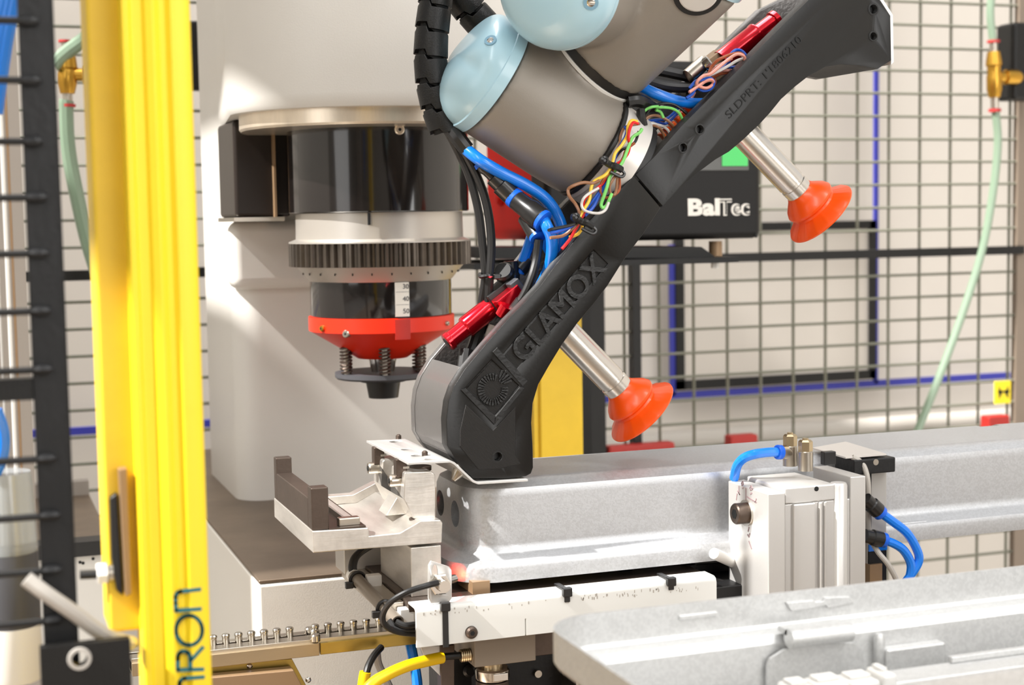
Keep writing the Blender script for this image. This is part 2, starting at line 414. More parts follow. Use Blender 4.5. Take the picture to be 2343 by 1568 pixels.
for u0, u1, v0, v1, lab in ((1395, 1545, 1012, 1034, 'red bar low behind the housing, left of the pneumatic clamp'), (1672, 1735, 994, 1012, 'red clip low behind the housing, above the blue curved hose'), (2262, 2312, 950, 972, 'red clip low behind the housing near the right edge')):
    solo('red_clip', box(NB(), PY(u0, v1 + 20, .975), PY(u1, v0, .975) + V((0, .022, 0))), red, lab, 'clip', bev=.003)
# low grey pipes lying along the foot of the wall
for i, (v, r, m, lab) in enumerate(((985, .018, 'greycable', 'upper pale grey pipe along the wall low behind the fence'), (1030, .014, 'darkgrey', 'lower dark grey pipe along the wall low behind the fence'))):
    z = PY(1900, v, 1.3).z
    solo('wall_pipe', rod(NB(), (.2, 1.3, z), (1.9, 1.3, z), r, 14), m, lab, 'pipe')

# ================================================================== MACHINE TABLE
solo('machine_table', box(NB(), (-.25, -.9, .86), (1.25, .17, .9)), 'table', 'steel machine table carrying fixture and housings, mostly below the frame', 'table', bev=.004)

# ================================================================== PRESS
YB = .20                                   # front face of the base
ZB = PY(590, 1330, YB).z                   # top of the base
xB0 = PY(590, 1330, YB).x
pc = PZ(550, 1150, ZB); YC, XC0 = pc.y, pc.x
YA = .40                                   # ram axis
PR = thing('riveting_press', 'cream riveting press with base block, column and big round head behind the fixture', 'press', (xB0 + .18, YB + .3, 0))
XB1 = xB0 + .36; YBb = .95
base = part('base', box(NB(), (xB0, YB, .0), (XB1, YBb, ZB - .003)), 'creamlit', PR, bev=.003)
part('top_plate', box(NB(), (xB0 + .001, YB + .001, ZB - .003), (XB1 - .001, YBb, ZB)), 'table', base, 'worn brown steel top', bev=.001)
XC1 = PY(1052, 900, YC).x
rr = [(x, y) for x, y in rrect((XC0 + XC1) / 2, YC + .11, (XC1 - XC0) / 2, .11, .028, 8)]
col = part('column', loft(NB(), [[V((x, y, z)) for x, y in rr] for z in (ZB, 1.25, 1.7)]), 'cream', PR)
# bulge on the column beside the smoked cover
zt, zb_ = PY(560, 505, YC).z, PY(560, 662, YC).z
part('side_boss', box(NB(), (XC0 - .005, YC - .018, zb_), (XC0 + .2, YC + .02, zt)), 'cream', col, bev=.012, bseg=4)
ax0 = PY(868, 500, YA); XA = ax0.x; sA = dep(ax0) / F
def zv(v, u=868): return PY(u, v, YA).z
rh = 343 * sA
zb0 = zv(266)
bm = NB(); rings = []
for z, k in ((zb0, .97), (zb0 + .004, .99), (zb0 + .012, 1), (1.62, 1)):
    pts = []
    for i in range(40):
        a = PI + PI * i / 39
        pts.append(V((XA + rh * k * math.cos(a), YA + rh * k * math.sin(a), z)))
    pts += [V((XA + rh * k * .84, YC + .03, z)), V((XA - rh * k * .84, YC + .03, z))]
    rings.append(pts)
loft(bm, rings)
head = part('head', bm, 'cream', PR)
part('steel_rim', lathe(NB(), V((XA, YA, zv(302))), (0, 0, 1), [(0, 306 * sA), (.002, 310 * sA), (zb0 - zv(302) + .002, 310 * sA)], 72), 'steelring', head, 'worn steel rim under the cream head')
part('access_plate', box(NB(), (XA - .05, YA - rh - .001, zv(8)), (XA + .06, YA - rh + .02, 1.6)), 'cream', head)
cx0 = PY(536, 400, YA + .06).x
cov = part('smoked_cover', box(NB(), (cx0, YA + .06, PY(600, 497, YA + .06).z), (XA - .072, YC - .001, zb0)), 'brownblack', PR, 'dark smoked cover', bev=.004)
part('panel_edge', box(NB(), (PY(623, 400, YA + .06).x, YA + .052, PY(600, 497, YA + .06).z), (PY(628, 400, YA + .06).x, YA + .06, zb0)), 'bronze', cov, 'pale bronze panel edge')
ZL = PY(600, 497, YA + .06).z
part('lower_ledge', box(NB(), (cx0 - .002, YA + .056, ZL - .004), (XA - .08, YC - .001, ZL)), 'zinc', cov)

ram = thing('riveting_ram', 'black riveting ram with knurled ring and red orange nose cone', 'press ram', (XA, YA, zv(908)))
AX = V((XA, YA, 0)); UP = (0, 0, 1)
def L3(prof, seg=72, mod=None): return lathe(NB(), AX, UP, [(zv(v), r * sA) for v, r in prof], seg, mod)
part('upper_cylinder', L3([(486, 203), (484, 205), (300, 205), (266.5, 205)]), 'blackgloss', ram, 'glossy black cylinder')
part('collar', L3([(554, 207), (551, 207), (545, 191), (487, 190)]), 'ringwhite', ram, 'satin aluminium collar')
part('index_mark', box(NB(), PY(843, 515, YA - 190 * sA * .99 - .002), PY(845.5, 487, YA - 190 * sA * .98)), 'hole', ram, 'black index line')
NT = 64
bm = NB(); z0_, z1_ = zv(606), zv(554)
rings = [[], []]
for i in range(NT * 4):
    a = 2 * PI * i / (NT * 4); r = (208 if i % 4 in (0, 1) else 200) * sA
    for k, z in enumerate((z0_, z1_)): rings[k].append(V((XA + r * math.cos(a), YA + r * math.sin(a), z)))
loft(bm, rings)
part('knurled_ring', bm, 'knurl', ram, 'dark ring of vertical teeth', smooth=20)
part('scale_cone', L3([(640, 163), (638, 165), (608, 190), (604, 194)]), 'ringwhite', ram, 'satin aluminium tapered ring')
bm = NB()
for i in range(14):
    a = PI + PI * i / 13; r = 180 * sA; d = V((math.cos(a), math.sin(a), 0))
    c = V((XA, YA, zv(622))) + d * r
    rod(bm, c - V((0, 0, .001)), c + V((0, 0, .001)), .0006, 6)
part('scale_marks', bm, 'hole', ram, kind='stuff')
part('lower_cylinder', L3([(724, 161), (722, 162), (638, 162)]), 'blackgloss', ram, 'glossy black lower cylinder')
part('nose_cone', L3([(818, 58), (814, 64), (797, 92), (757, 158), (752, 167), (721, 167), (720, 163)]), 'redpaint', ram, 'red orange nose cone')
def onram(u, r): # azimuth on a ram cylinder of radius r (px)
    s = max(-1, min(1, (u - 868) / r)); v = (CP - V((XA, YA, CP.z))); v.z = 0; base_a = math.atan2(v.y, v.x)
    return base_a + math.asin(s)
def strip(u0, u1, v0, v1, r, dr=.0006, n=6):
    a0, a1 = onram(u0, r), onram(u1, r); bm = NB(); rings = []
    for z in (zv(v1), zv(v0)):
        rings.append([V((XA + (r * sA + dr) * math.cos(a0 + (a1 - a0) * k / n), YA + (r * sA + dr) * math.sin(a0 + (a1 - a0) * k / n), z)) for k in range(n + 1)])
    A = [[bm.verts.new(p) for p in q] for q in rings]
    B = [[bm.verts.new(V((XA + (p.x - XA) * .97, YA + (p.y - YA) * .97, p.z))) for p in q] for q in rings]
    for k in range(n):
        face(bm, (A[0][k], A[0][k + 1], A[1][k + 1], A[1][k])); face(bm, (B[0][k + 1], B[0][k], B[1][k], B[1][k + 1]))
        face(bm, (A[0][k + 1], A[0][k], B[0][k], B[0][k + 1])); face(bm, (A[1][k], A[1][k + 1], B[1][k + 1], B[1][k]))
    for k in (0, n): face(bm, (A[0][k], A[1][k], B[1][k], B[0][k]))
    return bm
sc = part('scale_strip', strip(898, 929, 641, 716, 162), 'offwhite', ram, 'white millimetre scale strip')
part('slot', strip(897, 930, 722, 766, 167), mat('darker red slot', (186, 34, 18), 0, .5), ram, 'darker red slot under the scale')
am = onram(914, 162); rd = V((math.cos(am), math.sin(am), 0)); tx = V((-rd.y, rd.x, 0))
if tx.x < 0: tx = -tx
for s, v in (('30', 655), ('40', 682), ('50', 709)):
    p = V((XA, YA, 0)) + rd * (162 * sA + .0009) + tx * (.0002) ; p.z = zv(v)
    text('scale_number', s, p, tx, (0, 0, 1), .0062, .0001, 'darkgrey', sc)
bm = NB()
for v in (662, 690, 717):
    p = V((XA, YA, zv(v))) + rd * (162 * sA + .0008)
    box(bm, p - tx * .006 - V((0, 0, .00015)) - rd * .0003, p + tx * .006 + V((0, 0, .00015)))
part('scale_line', bm, 'darkgrey', sc)
def ramscrew(u, v, r, rs, m='zinc', parent=ram):
    a = onram(u, r); d = V((math.cos(a), math.sin(a), 0)); p = V((XA, YA, zv(v))) + d * (r * sA)
    s = part('screw', lathe(NB(), p - d * .002, d, [(0, rs), (.0035, rs), (.0045, rs * .8)], 18), m, parent)
    part('socket', lathe(NB(), p + d * .0022, d, [(0, rs * .35), (.0005, rs * .35)], 6), 'hole', s)
ramscrew(915, 309, 205, .0046, 'steelring'); ramscrew(737, 742, 167, .003, 'brass'); ramscrew(790, 752, 165, .0036); ramscrew(1013, 738, 167, .0022)
# springs, guide pins, plate, plunger
for k in range(6):
    a = math.radians(258 + 60 * k) ; p = V((XA + 97 * sA * math.cos(a), YA + 97 * sA * math.sin(a), 0))
    z0_, z1_ = zv(850), zv(788)
    pts = [p + V((.0048 * math.cos(t * 2 * PI), .0048 * math.sin(t * 2 * PI), z0_ + (z1_ - z0_) * t / 8)) for t in [j / 10 for j in range(81)]]
    sp = part('spring', tube(NB(), pts, .0011, 6, smooth=False), 'darksteel', ram)
    part('guide_pin', rod(NB(), V((p.x, p.y, z0_)), V((p.x, p.y, z1_ + .01)), .003, 12), 'chrome', sp)
part('shank', L3([(850, 26), (812, 34)], 24), 'chrome', ram)
part('pressure_plate', L3([(864, 106), (860, 110), (850, 110)], 60), 'darkgrey', ram, 'dark steel disc under the springs')
part('tool_tip', L3([(910, 34), (874, 40), (873, 52), (864, 52)], 36), 'rubber', ram, 'black tapered tool tip')

# ================================================================== CONTROLLER BEHIND THE GRIPPER
YK = .50
k0, k1 = PY(1250, 556, YK), PY(1742, 142, YK)
ct = thing('press_controller', 'black press controller with green screen and red side case behind the gripper', 'controller', (k0.x + .1, YK, k0.z))
part('front_panel', box(NB(), (k0.x, YK, k0.z), (k1.x, YK + .05, k1.z)), 'blackpanel', ct, bev=.008, bseg=3)
part('red_case', box(NB(), (PY(1232, 500, YK + .03).x, YK + .03, k0.z + .002), (k1.x - .02, YK + .21, k1.z + .0)), 'redcase', ct, 'red rear case', bev=.014, bseg=4)
kc = PY(1232, 500, YK + .03).x
part('side_knob', lathe(NB(), V((kc + .004, YK + .15, PY(1122, 450, YK + .15).z)), (-1, 0, 0), [(0, .011), (.006, .011), (.010, .008), (.011, .003)], 20), 'redcase', ct, 'red round knob')
sa, sb = PY(1560, 391, YK), PY(1712, 225, YK)
scn = part('screen', box(NB(), (sa.x, YK - .0012, sa.z), (sb.x, YK + .004, sb.z)), 'screen', ct, 'grey display', bev=.0008)
ga, gb = PY(1652, 380, YK - .0015), PY(1712, 335, YK - .0015)
part('indicator', box(NB(), (ga.x, YK - .0022, ga.z), (gb.x - .001, YK - .001, gb.z)), 'green', scn, 'lit green field')
o_ = PY(1572, 492, YK - .0004); e1 = PY(1645, 492, YK - .0004); e2 = PY(1716, 490, YK - .0004)
hgt = (PY(1572, 456, YK).z - o_.z) / .70
text('lettering', 'Bal', o_, (1, 0, 0), (0, 0, 1), hgt, .0005, 'offwhite', ct, width=(e1.x - o_.x), offset=.0011)
text('lettering', 'Tec', e1, (1, 0, 0), (0, 0, 1), hgt, .0005, 'offwhite', ct, width=(e2.x - e1.x), offset=.0010)
text('lettering_core', 'Tec', e1 + V((.0004, -.0004, 0)), (1, 0, 0), (0, 0, 1), hgt, .0005, 'blackpanel', ct, width=(e2.x - e1.x) * .97, offset=-.0004)
part('corner_screw', lathe(NB(), PY(1730, 540, YK), (0, -1, 0), [(0, .0022), (.0008, .0018)], 12), 'hole', ct)
br = thing('controller_bracket', 'black shelf bracket carrying the press controller', 'bracket', PY(1400, 604, YK))
s0, s1 = PY(1085, 606, YK - .03), PY(1690, 592, YK - .03)
part('shelf', box(NB(), (s0.x, YK - .03, s1.z - .004), (s1.x, YK + .14, s1.z + .002)), 'blackpaint', br)
part('tray', prism(NB(), [PY(1110, 592, YK - .01), PY(1640, 590, YK - .01), PY(1605, 565, YK - .01), PY(1110, 566, YK - .01)], (0, .13, 0)), 'blackpaint', br)
part('foot', rod(NB(), PY(1637, 592, YK + .02), PY(1637, 552, YK + .02), .0075, 16), 'bronze', br)
part('nut', hexnut(NB(), PY(1636, 614, YK - .01), PY(1636, 594, YK - .01), .0045), 'white', br, 'pale nut under the shelf')
lc = thing('light_curtain_receiver', 'short yellow light curtain post standing behind the gripper below the controller', 'light curtain', (PY(1280, 1000, .56).x, .56, 0))
q0, q1 = PY(1236, 900, .56).x, PY(1334, 900, .56).x
part('profile', box(NB(), (q0, .56, .0), (q1, .60, PY(1280, 600, .56).z)), 'yellowside', lc, bev=.002)
part('side_rib', box(NB(), (q0 - .006, .565, .0), (q0, .60, PY(1280, 600, .56).z)), 'yellowside', lc)
part('mount_rail', box(NB(), (q1, .565, .0), (q1 + .012, .60, PY(1280, 600, .56).z)), 'blackpaint', lc)

# ================================================================== LONG LUMINAIRE HOUSING IN THE FIXTURE
zT = 1.1108; zLipB = 1.0405
zLipT = PY(1480, 1252, 0).z; zLed = PY(1480, 1238, .012).z
xL = PY(1012, 1285, .03).x; xR = 1.02
yBk1 = PZ(1300, 1032, zT).y; yBk = PZ(1900, 990, zT).y - .004
def hring(off, z, rad): return [V((x, y, z)) for x, y in rrect((xL + xR) / 2, yBk / 2 + .004, (xR - xL) / 2 - off, yBk / 2 + .004 - off * 1.0 + .004, max(rad, .002), 10)]
hs = thing('luminaire_housing', 'long galvanised sheet housing lying clamped across the fixture, bottom up', 'housing', ((xL + xR) / 2, yBk / 2, zLipB))
bm = NB()
loft(bm, [hring(.0000, zLipB, .034), hring(0, zLipT - .005, .034), hring(.0015, zLipT - .0015, .033), hring(.005, zLipT, .030),
          hring(.011, zLed + .0005, .027), hring(.0135, zLed + .003, .026), hring(.0146, zLed + .008, .026), hring(.0150, zT - .012, .027),
          hring(.0165, zT - .006, .029), hring(.022, zT - .0022, .031), hring(.028, zT, .03)])
body = part('body', bm, 'galv', hs)
xE = xL + .0155
hc = []
for u, v in ((1009, 1151), (1043, 1176)):
    p = PX(u, v, xE); hc.append(rod(NB(), p - V((.02, 0, 0)), p + V((.06, 0, 0)), .0098, 28))
hc.append(box(NB(), (xL + .022, .03, zLipB - .01), (xL + .15, yBk1 - .02, zT - .006)))
xn = PZ(1541, 1021, zT).x; hc.append(box(NB(), (xL - .01, yBk1, zLipB - .01), (xn, yBk + .05, zT + .01)))
xn2 = PZ(2262, 980, zT).x; hc.append(box(NB(), (xn2, yBk - .022, zT - .02), (PZ(2280, 972, zT).x, yBk + .05, zT + .01)))
cut(body, hc)
for f in body.data.polygons: f.use_smooth = True
body.data.set_sharp_from_angle(angle=math.radians(40)); flat(body)
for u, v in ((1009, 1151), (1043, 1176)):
    p = PX(u, v, xE); part('bore_shade', rod(NB(), p + V((.007, 0, 0)), p + V((.058, 0, 0)), .00975, 24), 'hole', hs, 'black plug standing in for the shade inside a round hole')  # black plugs added to darken the bores
def onface(u, v): return PY(u, v, .0155)
p = onface(1356, 1245); q = onface(1350, 1112)
part('seam', box(NB(), (q.x, .0125, p.z), (q.x + .0012, .02, q.z)), 'galv', hs)
for u, v in ((1460, 1112), (1607, 1100)):
    p = onface(u, v); part('notch', lathe(NB(), V((p.x, .019, p.z - .007)), (0, 0, 1), [(0, .0028), (.001, .0042), (.011, .0042), (.0135, .003)], 14), 'galv', hs)
for u0, u1, v in ((1302, 1382, 1277), (2062, 2120, 1204)):
    p, q = PY(u0, v + 10, 0), PY(u1, v - 14, 0)
    part('embossed_tab', box(NB(), (p.x, -.0016, p.z), (q.x, .004, q.z)), 'galv', hs, bev=.0014)
u = 1450
# right hand vertical fold on the far stretch
p = onface(2053, 1165); part('seam', box(NB(), (p.x, .0132, zLed + .004), (p.x + .001, .02, zT - .012)), 'galv', hs)

# ================================================================== LEFT FIXTURE
YX = .004
fp = thing('fixture_plate', 'milled aluminium fixture plate with stepped front edge, left of the housing', 'plate', PY(860, 1260, YX))
prof = [(715, 1216), (716, 1266), (1011, 1243), (1013, 1197), (1008, 1190), (962, 1192), (915, 1220), (845, 1227), (843, 1208)]
zpl = PY(715, 1216, YX).z; yPb = PZ(644, 1138, zpl).y
part('plate', prism(NB(), pxs(prof, YX), (0, yPb - YX, 0)), 'alu', fp, bev=.0008)
part('rear_rib', prism(NB(), pxs([(843, 1208), (960, 1190), (1008, 1190), (1008, 1197), (962, 1193), (915, 1221), (845, 1226)], yPb - .012) and [p + V((0, yPb - .014 - YX, 0)) for p in pxs([(845, 1226), (843, 1205), (905, 1200), (962, 1170), (1008, 1168), (1008, 1197), (962, 1193), (915, 1221)], YX)], (0, .012, 0)), 'alu', fp, bev=.0008)
xa = PZ(752, 1211, zpl)
part('brown_pad', box(NB(), (xa.x, YX + .001, zpl - .0005), (PY(838, 1208, YX).x, yPb - .002, zpl + .0005)), 'darksteel', fp, 'brown worn steel pad')
part('key_strip', box(NB(), (PY(800, 1200, YX).x, YX + .02, zpl), (PY(822, 1200, YX).x, yPb - .004, zpl + .004)), 'alu', fp, bev=.0005)
bm = NB(); box(bm, PZ(775, 1197, zpl + .003) - V((0, 0, .003)), PZ(822, 1191, zpl + .003) + V((0, .004, .003)))
part('key_tab', bm, 'zinc', fp, bev=.001)
sb_ = thing('stop_bar', 'dark steel stop bar with two upright ends on the fixture plate', 'stop bar', PY(732, 1211, YX + .002))
f0 = PY(714, 1211, YX + .002); f1 = PY(751, 1115, YX + .002)
zmid = PZ(714, 1143, f1.z).z
zm = PY(714, 1146, YX + .002).z
part('front_upright', box(NB(), (f0.x, YX + .002, zpl), (f1.x, YX + .014, f1.z)), 'darksteel', sb_, bev=.0008)
part('bar', box(NB(), (f0.x, YX + .014, zpl), (f1.x, yPb - .012, zm)), 'darksteel', sb_, bev=.0008)
part('rear_upright', box(NB(), (f0.x, yPb - .012, zpl), (f1.x, yPb - .002, f1.z + .003)), 'darksteel', sb_, bev=.0008)
# clamp block
YCb = YX + .010
cb = thing('clamp_block', 'bright milled clamp block with chamfered foot standing on the fixture plate', 'block', PY(960, 1188, YCb))
yCk = YCb + .084
cbp = [(926, 1084), (930, 1081), (988, 1079), (996, 1087), (997, 1186), (946, 1188), (923, 1142)]
cbo = part('block', prism(NB(), pxs(cbp, YCb), (0, yCk - YCb, 0)), 'alu', cb, bev=.0008)
xl = PY(925, 1100, YCb).x; ztp = PY(960, 1080, YCb).z
cut(cbo, [box(NB(), (xl - .01, YCb + .035, ztp - .018), (xl + .012, yCk - .024, ztp + .01))])
cbo.data.set_sharp_from_angle(angle=math.radians(12))
def bolt(par, p, axis, r, l, m='zinc', name='bolt'):
    d = V(axis).normalized()
    o = part(name, lathe(NB(), p, d, [(0, r), (l * .85, r), (l, r * .85)], 20), m, par)
    part('socket', lathe(NB(), p + d * (l - .0002), d, [(0, r * .45), (.0006, r * .45)], 6), 'hole', o)
    return o
yb1 = YCb + .012; yb2 = yCk - .012
for yy, v in ((yb1, 1096), (yb2, 1052)):
    zc = PX(920, 1096, xl).z if yy == yb1 else None
    zc = ztp - .007
    bolt(cb, V((xl, yy, zc)), (-1, 0, 0), .0045, .008)
for yy in (yb1 - .002, yb2):
    bm = NB(); box(bm, (xl - .004, yy - .004, ztp - .004), (xl + .004, yy + .004, ztp + .009)); 
    f = part('finger', bm, 'darksteel', cb, 'dark stop finger', bev=.0008)
    part('finger_tip', box(NB(), (xl + .001, yy - .0042, ztp + .002), (xl + .0055, yy + .0042, ztp + .0035)), 'zinc', f)
part('pivot', rod(NB(), PY(955, 1190, YCb + .004), PY(955, 1186, YCb + .004), .006, 20), 'darksteel', cb)
part('washer', lathe(NB(), PY(962, 1076, YCb + .02), (0, 0, 1), [(0, .008), (.003, .008)], 20), 'darksteel', cb)
part('gusset', prism(NB(), [V((xl - .008, yCk - .04, zpl)), V((xl + .012, yCk - .04, zpl)), V((xl + .012, yCk - .04, zpl + .018)), V((xl + .004, yCk - .04, zpl + .018))], (0, -.022, 0)), 'alu', cb, bev=.0006)
# bent sheet plate between clamp and gripper
YG = .000
sp_ = thing('bent_sheet_plate', 'thin bent sheet plate with holes resting on clamp block and housing under the gripper', 'plate', PY(1000, 1060, .03))
top = [(934, 1059), (1030, 1054), (1040, 1058), (1084, 1099), (1094, 1104), (1208, 1097)]
T = pxs(top, YG - .004); Bt = [p - V((0, 0, .0016)) for p in T]; Bt[2] -= V((.0006, 0, 0)); Bt[3] -= V((.0008, 0, 0))
ySp = PZ(874, 1006, T[0].z).y
so_ = part('sheet', prism(NB(), T + Bt[::-1], (0, ySp - YG + .004, 0)), 'aluwhite', sp_, bev=.0004)
ch = []
for u, v, r in ((905, 1010, .0048), (931, 1028, .0044), (955, 1042, .0048), (984, 1050, .0040)):
    p = PZ(u, v, T[0].z); ch.append(lathe(NB(), p - V((0, 0, .01)), (0, 0, 1), [(0, r), (.02, r)], 18))
cut(so_, ch); so_.data.set_sharp_from_angle(angle=math.radians(30))
part('locating_pin', lathe(NB(), PY(1057, 1066, .012), V((-.55, 0, -.8)), [(0, .0048), (.006, .0048), (.012, .002), (.0125, .001)], 18), 'zinc', sp_)
for u, v in ((912, 1003), (972, 1041)):
    p = PZ(u, v, T[0].z); part('rivet', lathe(NB(), p - V((0, 0, .003)), (0, 0, 1), [(0, .0022), (.005, .0022), (.006, .001)], 12), 'darksteel', sp_)
# support block under the plate and slide
YS = .006
su = thing('support_block', 'upright milled block carrying the fixture plate', 'block', PY(975, 1365, YS))
a, b = PY(942, 1367, YS), PY(1009, 1246, YS)
part('block', box(NB(), (a.x, YS, a.z), (b.x, YS + .085, b.z - .0005)), 'alu', su, bev=.0006)
sl = thing('slide_bar', 'flat steel slide bar running back beneath the fixture plate', 'bar', (a.x, YS, a.z - .012))
part('bar', box(NB(), (a.x - .006, YS - .012, a.z - .008), (b.x + .2, YS + .13, a.z)), 'darksteel', sl, bev=.0008)
part('side_rail', box(NB(), (a.x - .02, YS - .002, a.z - .012), (a.x - .006, YS + .13, a.z - .002)), 'zinc', sl, bev=.001)
z_s = PY(1040, 1366, YS - .012).z
# dark base plate under the housing
bp_ = thing('base_plate', 'black oiled base plate beneath the housing', 'plate', PY(1350, 1370, .0))
zbp = PY(1300, 1378, -.018).z
part('plate', box(NB(), (PY(1010, 1370, -.01).x, -.022, zbp - .012), (PY(1700, 1330, 0).x, .16, zbp)), 'blackfront', bp_, bev=.001)
part('upper_plate', box(NB(), (PY(1180, 1345, .02).x, .02, zbp), (PY(1690, 1300, .02).x, .16, zbp + .008)), 'blackfront', bp_, bev=.001)
part('spacer', box(NB(), (PY(1082, 1365, -.004).x, -.004, zbp), (PY(1121, 1335, -.004).x, .03, zLipB + .002)), 'bronze', bp_, 'brown steel spacer')
for u, v in ((1430, 1308), (1575, 1294)):
    p = PZ(u, v, zbp + .008)
    o = part('bolt', lathe(NB(), p - V((0, 0, .001)), (0, 0, 1), [(0, .0062), (.0022, .0062), (.0032, .004)], 20), 'blackfront', bp_)
    part('socket', lathe(NB(), p + V((0, 0, .002)), (0, 0, 1), [(0, .0025), (.0005, .0025)], 6), 'hole', o)
# white cable channel in front
YGd = -.03
g = thing('cable_channel', 'white painted cable channel running along the front of the fixture', 'channel', PY(1290, 1450, YGd))
zt = PY(950, 1392, YGd).z; zb2 = PY(958, 1483, YGd).z; gx0 = PY(952, 1430, YGd).x; gx1 = PY(1640, 1360, YGd).x
sec = [(0, zb2), (0, zt - .004), (.0012, zt - .0012), (.004, zt), (.019, zt), (.019, zt - .0016), (.0042, zt - .0016), (.0026, zt - .0026), (.0018, zt - .004), (.0018, zb2)]
go = part('channel', prism(NB(), [V((gx0, YGd + y, z)) for y, z in sec], (gx1 - gx0, 0, 0)), 'guard', g, bev=.0003)
pq = PY(1203, 1442, YGd)
cut(go, [box(NB(), (pq.x - .0004, YGd - .01, zb2 - .01), (pq.x + .0004, YGd + .0015, zb2 + .012))])
go.data.set_sharp_from_angle(angle=math.radians(40)); flat(go)
p = PY(1078, 1447, YGd); o = part('screw', lathe(NB(), p + V((0, .001, 0)), (0, -1, 0), [(0, .0046), (.003, .0042), (.0042, .003)], 22), 'darksteel', g)
part('socket', lathe(NB(), p - V((0, .0031, 0)), (0, -1, 0), [(0, .0018), (.0004, .0018)], 6), 'hole', o)
bm = NB(); random.seed(3)
for i in range(70):
    u = random.choice([random.uniform(965, 1120), random.uniform(1150, 1600), random.uniform(1320, 1600)])
    v = 1402 - (u - 965) * .0935 + random.uniform(-4, 8); p = PY(u, v, YGd)
    s = random.uniform(.0003, .0011)
    box(bm, p - V((.0002, .00012, s)), p + V((random.uniform(.0002, .0008), 0.0002, s)))
part('scuff_marks', bm, 'greycable', g, kind='stuff')
def ziptie(parent_label, pts, w, head, lab):
    t = thing('cable_tie', lab, 'cable tie', pts[0])
    bm = NB(); d = [0] * len(pts)
    tube(bm, pts, w, 6, 4)
    part('strap', bm, 'plastic', t)
    box_c = V(head); part('head', box(NB(), box_c - V((.0032, .002, .003)), box_c + V((.0032, .002, .003))), 'plastic', t, bev=.0008)
    return t
def strapbox(u, v0, v1, y, lab, w=.0021):
    t = thing('cable_tie', lab, 'cable tie', PY(u, v1, y))
    p, q = PY(u, v0, y), PY(u, v1, y)
    part('strap', box(NB(), (p.x - w, y - .0012, q.z), (p.x + w, y + .0003, p.z)), 'plastic', t, bev=.0005)
    part('strap_top', box(NB(), (p.x - w, y - .0012, p.z - .0006), (p.x + w, y + .02, p.z + .0012)), 'plastic', t, bev=.0004)
    part('head', box(NB(), (p.x - .0034, y - .0028, p.z - .0042), (p.x + .0034, y + .0022, p.z + .0024)), 'plastic', t, bev=.0009)
strapbox(1018, 1385, 1482, YGd, 'black cable tie wrapped around the left end of the white channel')
strapbox(1297, 1352, 1378, YGd, 'short black cable tie on the middle of the white channel top')
strapbox(1535, 1328, 1350, YGd, 'short black cable tie on the right of the white channel top')
hose('channel_cable', p3([(1105, 1373, -.008), (1250, 1357, -.008), (1400, 1342, -.008), (1550, 1327, -.008), (1640, 1330, -.004), (1670, 1345, 0)]), .0022, 'plastic', 'thin black cable lying along the top of the white channel', 'cable')
# small slotted sensor bracket, sensor, cable, light spot
YSb = -.026
sbk = thing('sensor_bracket', 'small slotted white sheet bracket standing on the white channel', 'bracket', PY(1005, 1370, YSb))
so2 = part('plate', prism(NB(), chaikin(pxs([(980, 1282), (1028, 1297), (1034, 1306), (1034, 1378), (980, 1382)], YSb), 1, .12), (0, .0016, 0)), 'aluwhite', sbk, bev=.0003)
cut(so2, [prism(NB(), chaikin(pxs([(998, 1300), (1012, 1300), (1012, 1366), (998, 1366)], YSb - .01), 2), (0, .03, 0))])
so2.data.set_sharp_from_angle(angle=math.radians(30))
sn_ = thing('light_sensor', 'nickel threaded light sensor with hex nut in the slotted bracket', 'sensor', PY(1005, 1345, YSb))
ps = PY(1003, 1335, YSb)
part('nut', hexnut(NB(), ps + V((0, -.0001, 0)), ps + V((0, -.0052, 0)), .0078), 'chrome', sn_)
tipp = PY(1040, 1324, -.012)
part('barrel', rod(NB(), ps + V((.001, -.012, 0)), ps + V((0, -.002, 0)), .0042, 18), 'chrome', sn_)
part('probe', rod(NB(), ps + V((0, -.002, 0)), tipp, .003, 14), 'chrome', sn_)
part('lamp_tip', lathe(NB(), tipp, (tipp - ps), [(0, .0022), (.0008, .0018)], 12), 'led', sn_)
hose('sensor_cable', p3([(1001, 1334, YSb - .013), (975, 1341, YSb - .016), (930, 1356, YSb - .014), (893, 1379, YSb - .008), (876, 1408, YSb), (882, 1432, YSb + .002), (912, 1447, YSb + .006), (960, 1452, YSb + .012)]), .0021, 'rubber', 'black sensor cable looping left of the white channel', 'cable')
hose('sensor_cable', p3([(905, 1424, YSb + .008), (925, 1432, YSb + .006), (950, 1430, YSb + .008), (965, 1428, YSb + .01)]), .0024, 'rubber', 'short black cable from the grey tube end into the white channel', 'cable')
hose('sensor_cable', p3([(890, 1420, YSb + .012), (905, 1438, YSb + .008), (930, 1442, YSb + .008), (965, 1440, YSb + .012)]), .0021, 'rubber', 'lower black cable bending into the left end of the white channel', 'cable')
lp = bpy.data.lights.new('sensor_beam', 'SPOT'); lp.color = (1, .03, .01); lp.energy = .5; lp.spot_size = math.radians(40); lp.spot_blend = .9; lp.shadow_soft_size = .002
lo = bpy.data.objects.new('sensor_beam', lp); COL.objects.link(lo)
tgt = PY(1056, 1318, .004); lo.location = tgt + V((-.002, -.010, -.001)); lo.rotation_euler = (lo.location - tgt).to_track_quat('Z', 'Y').to_euler()
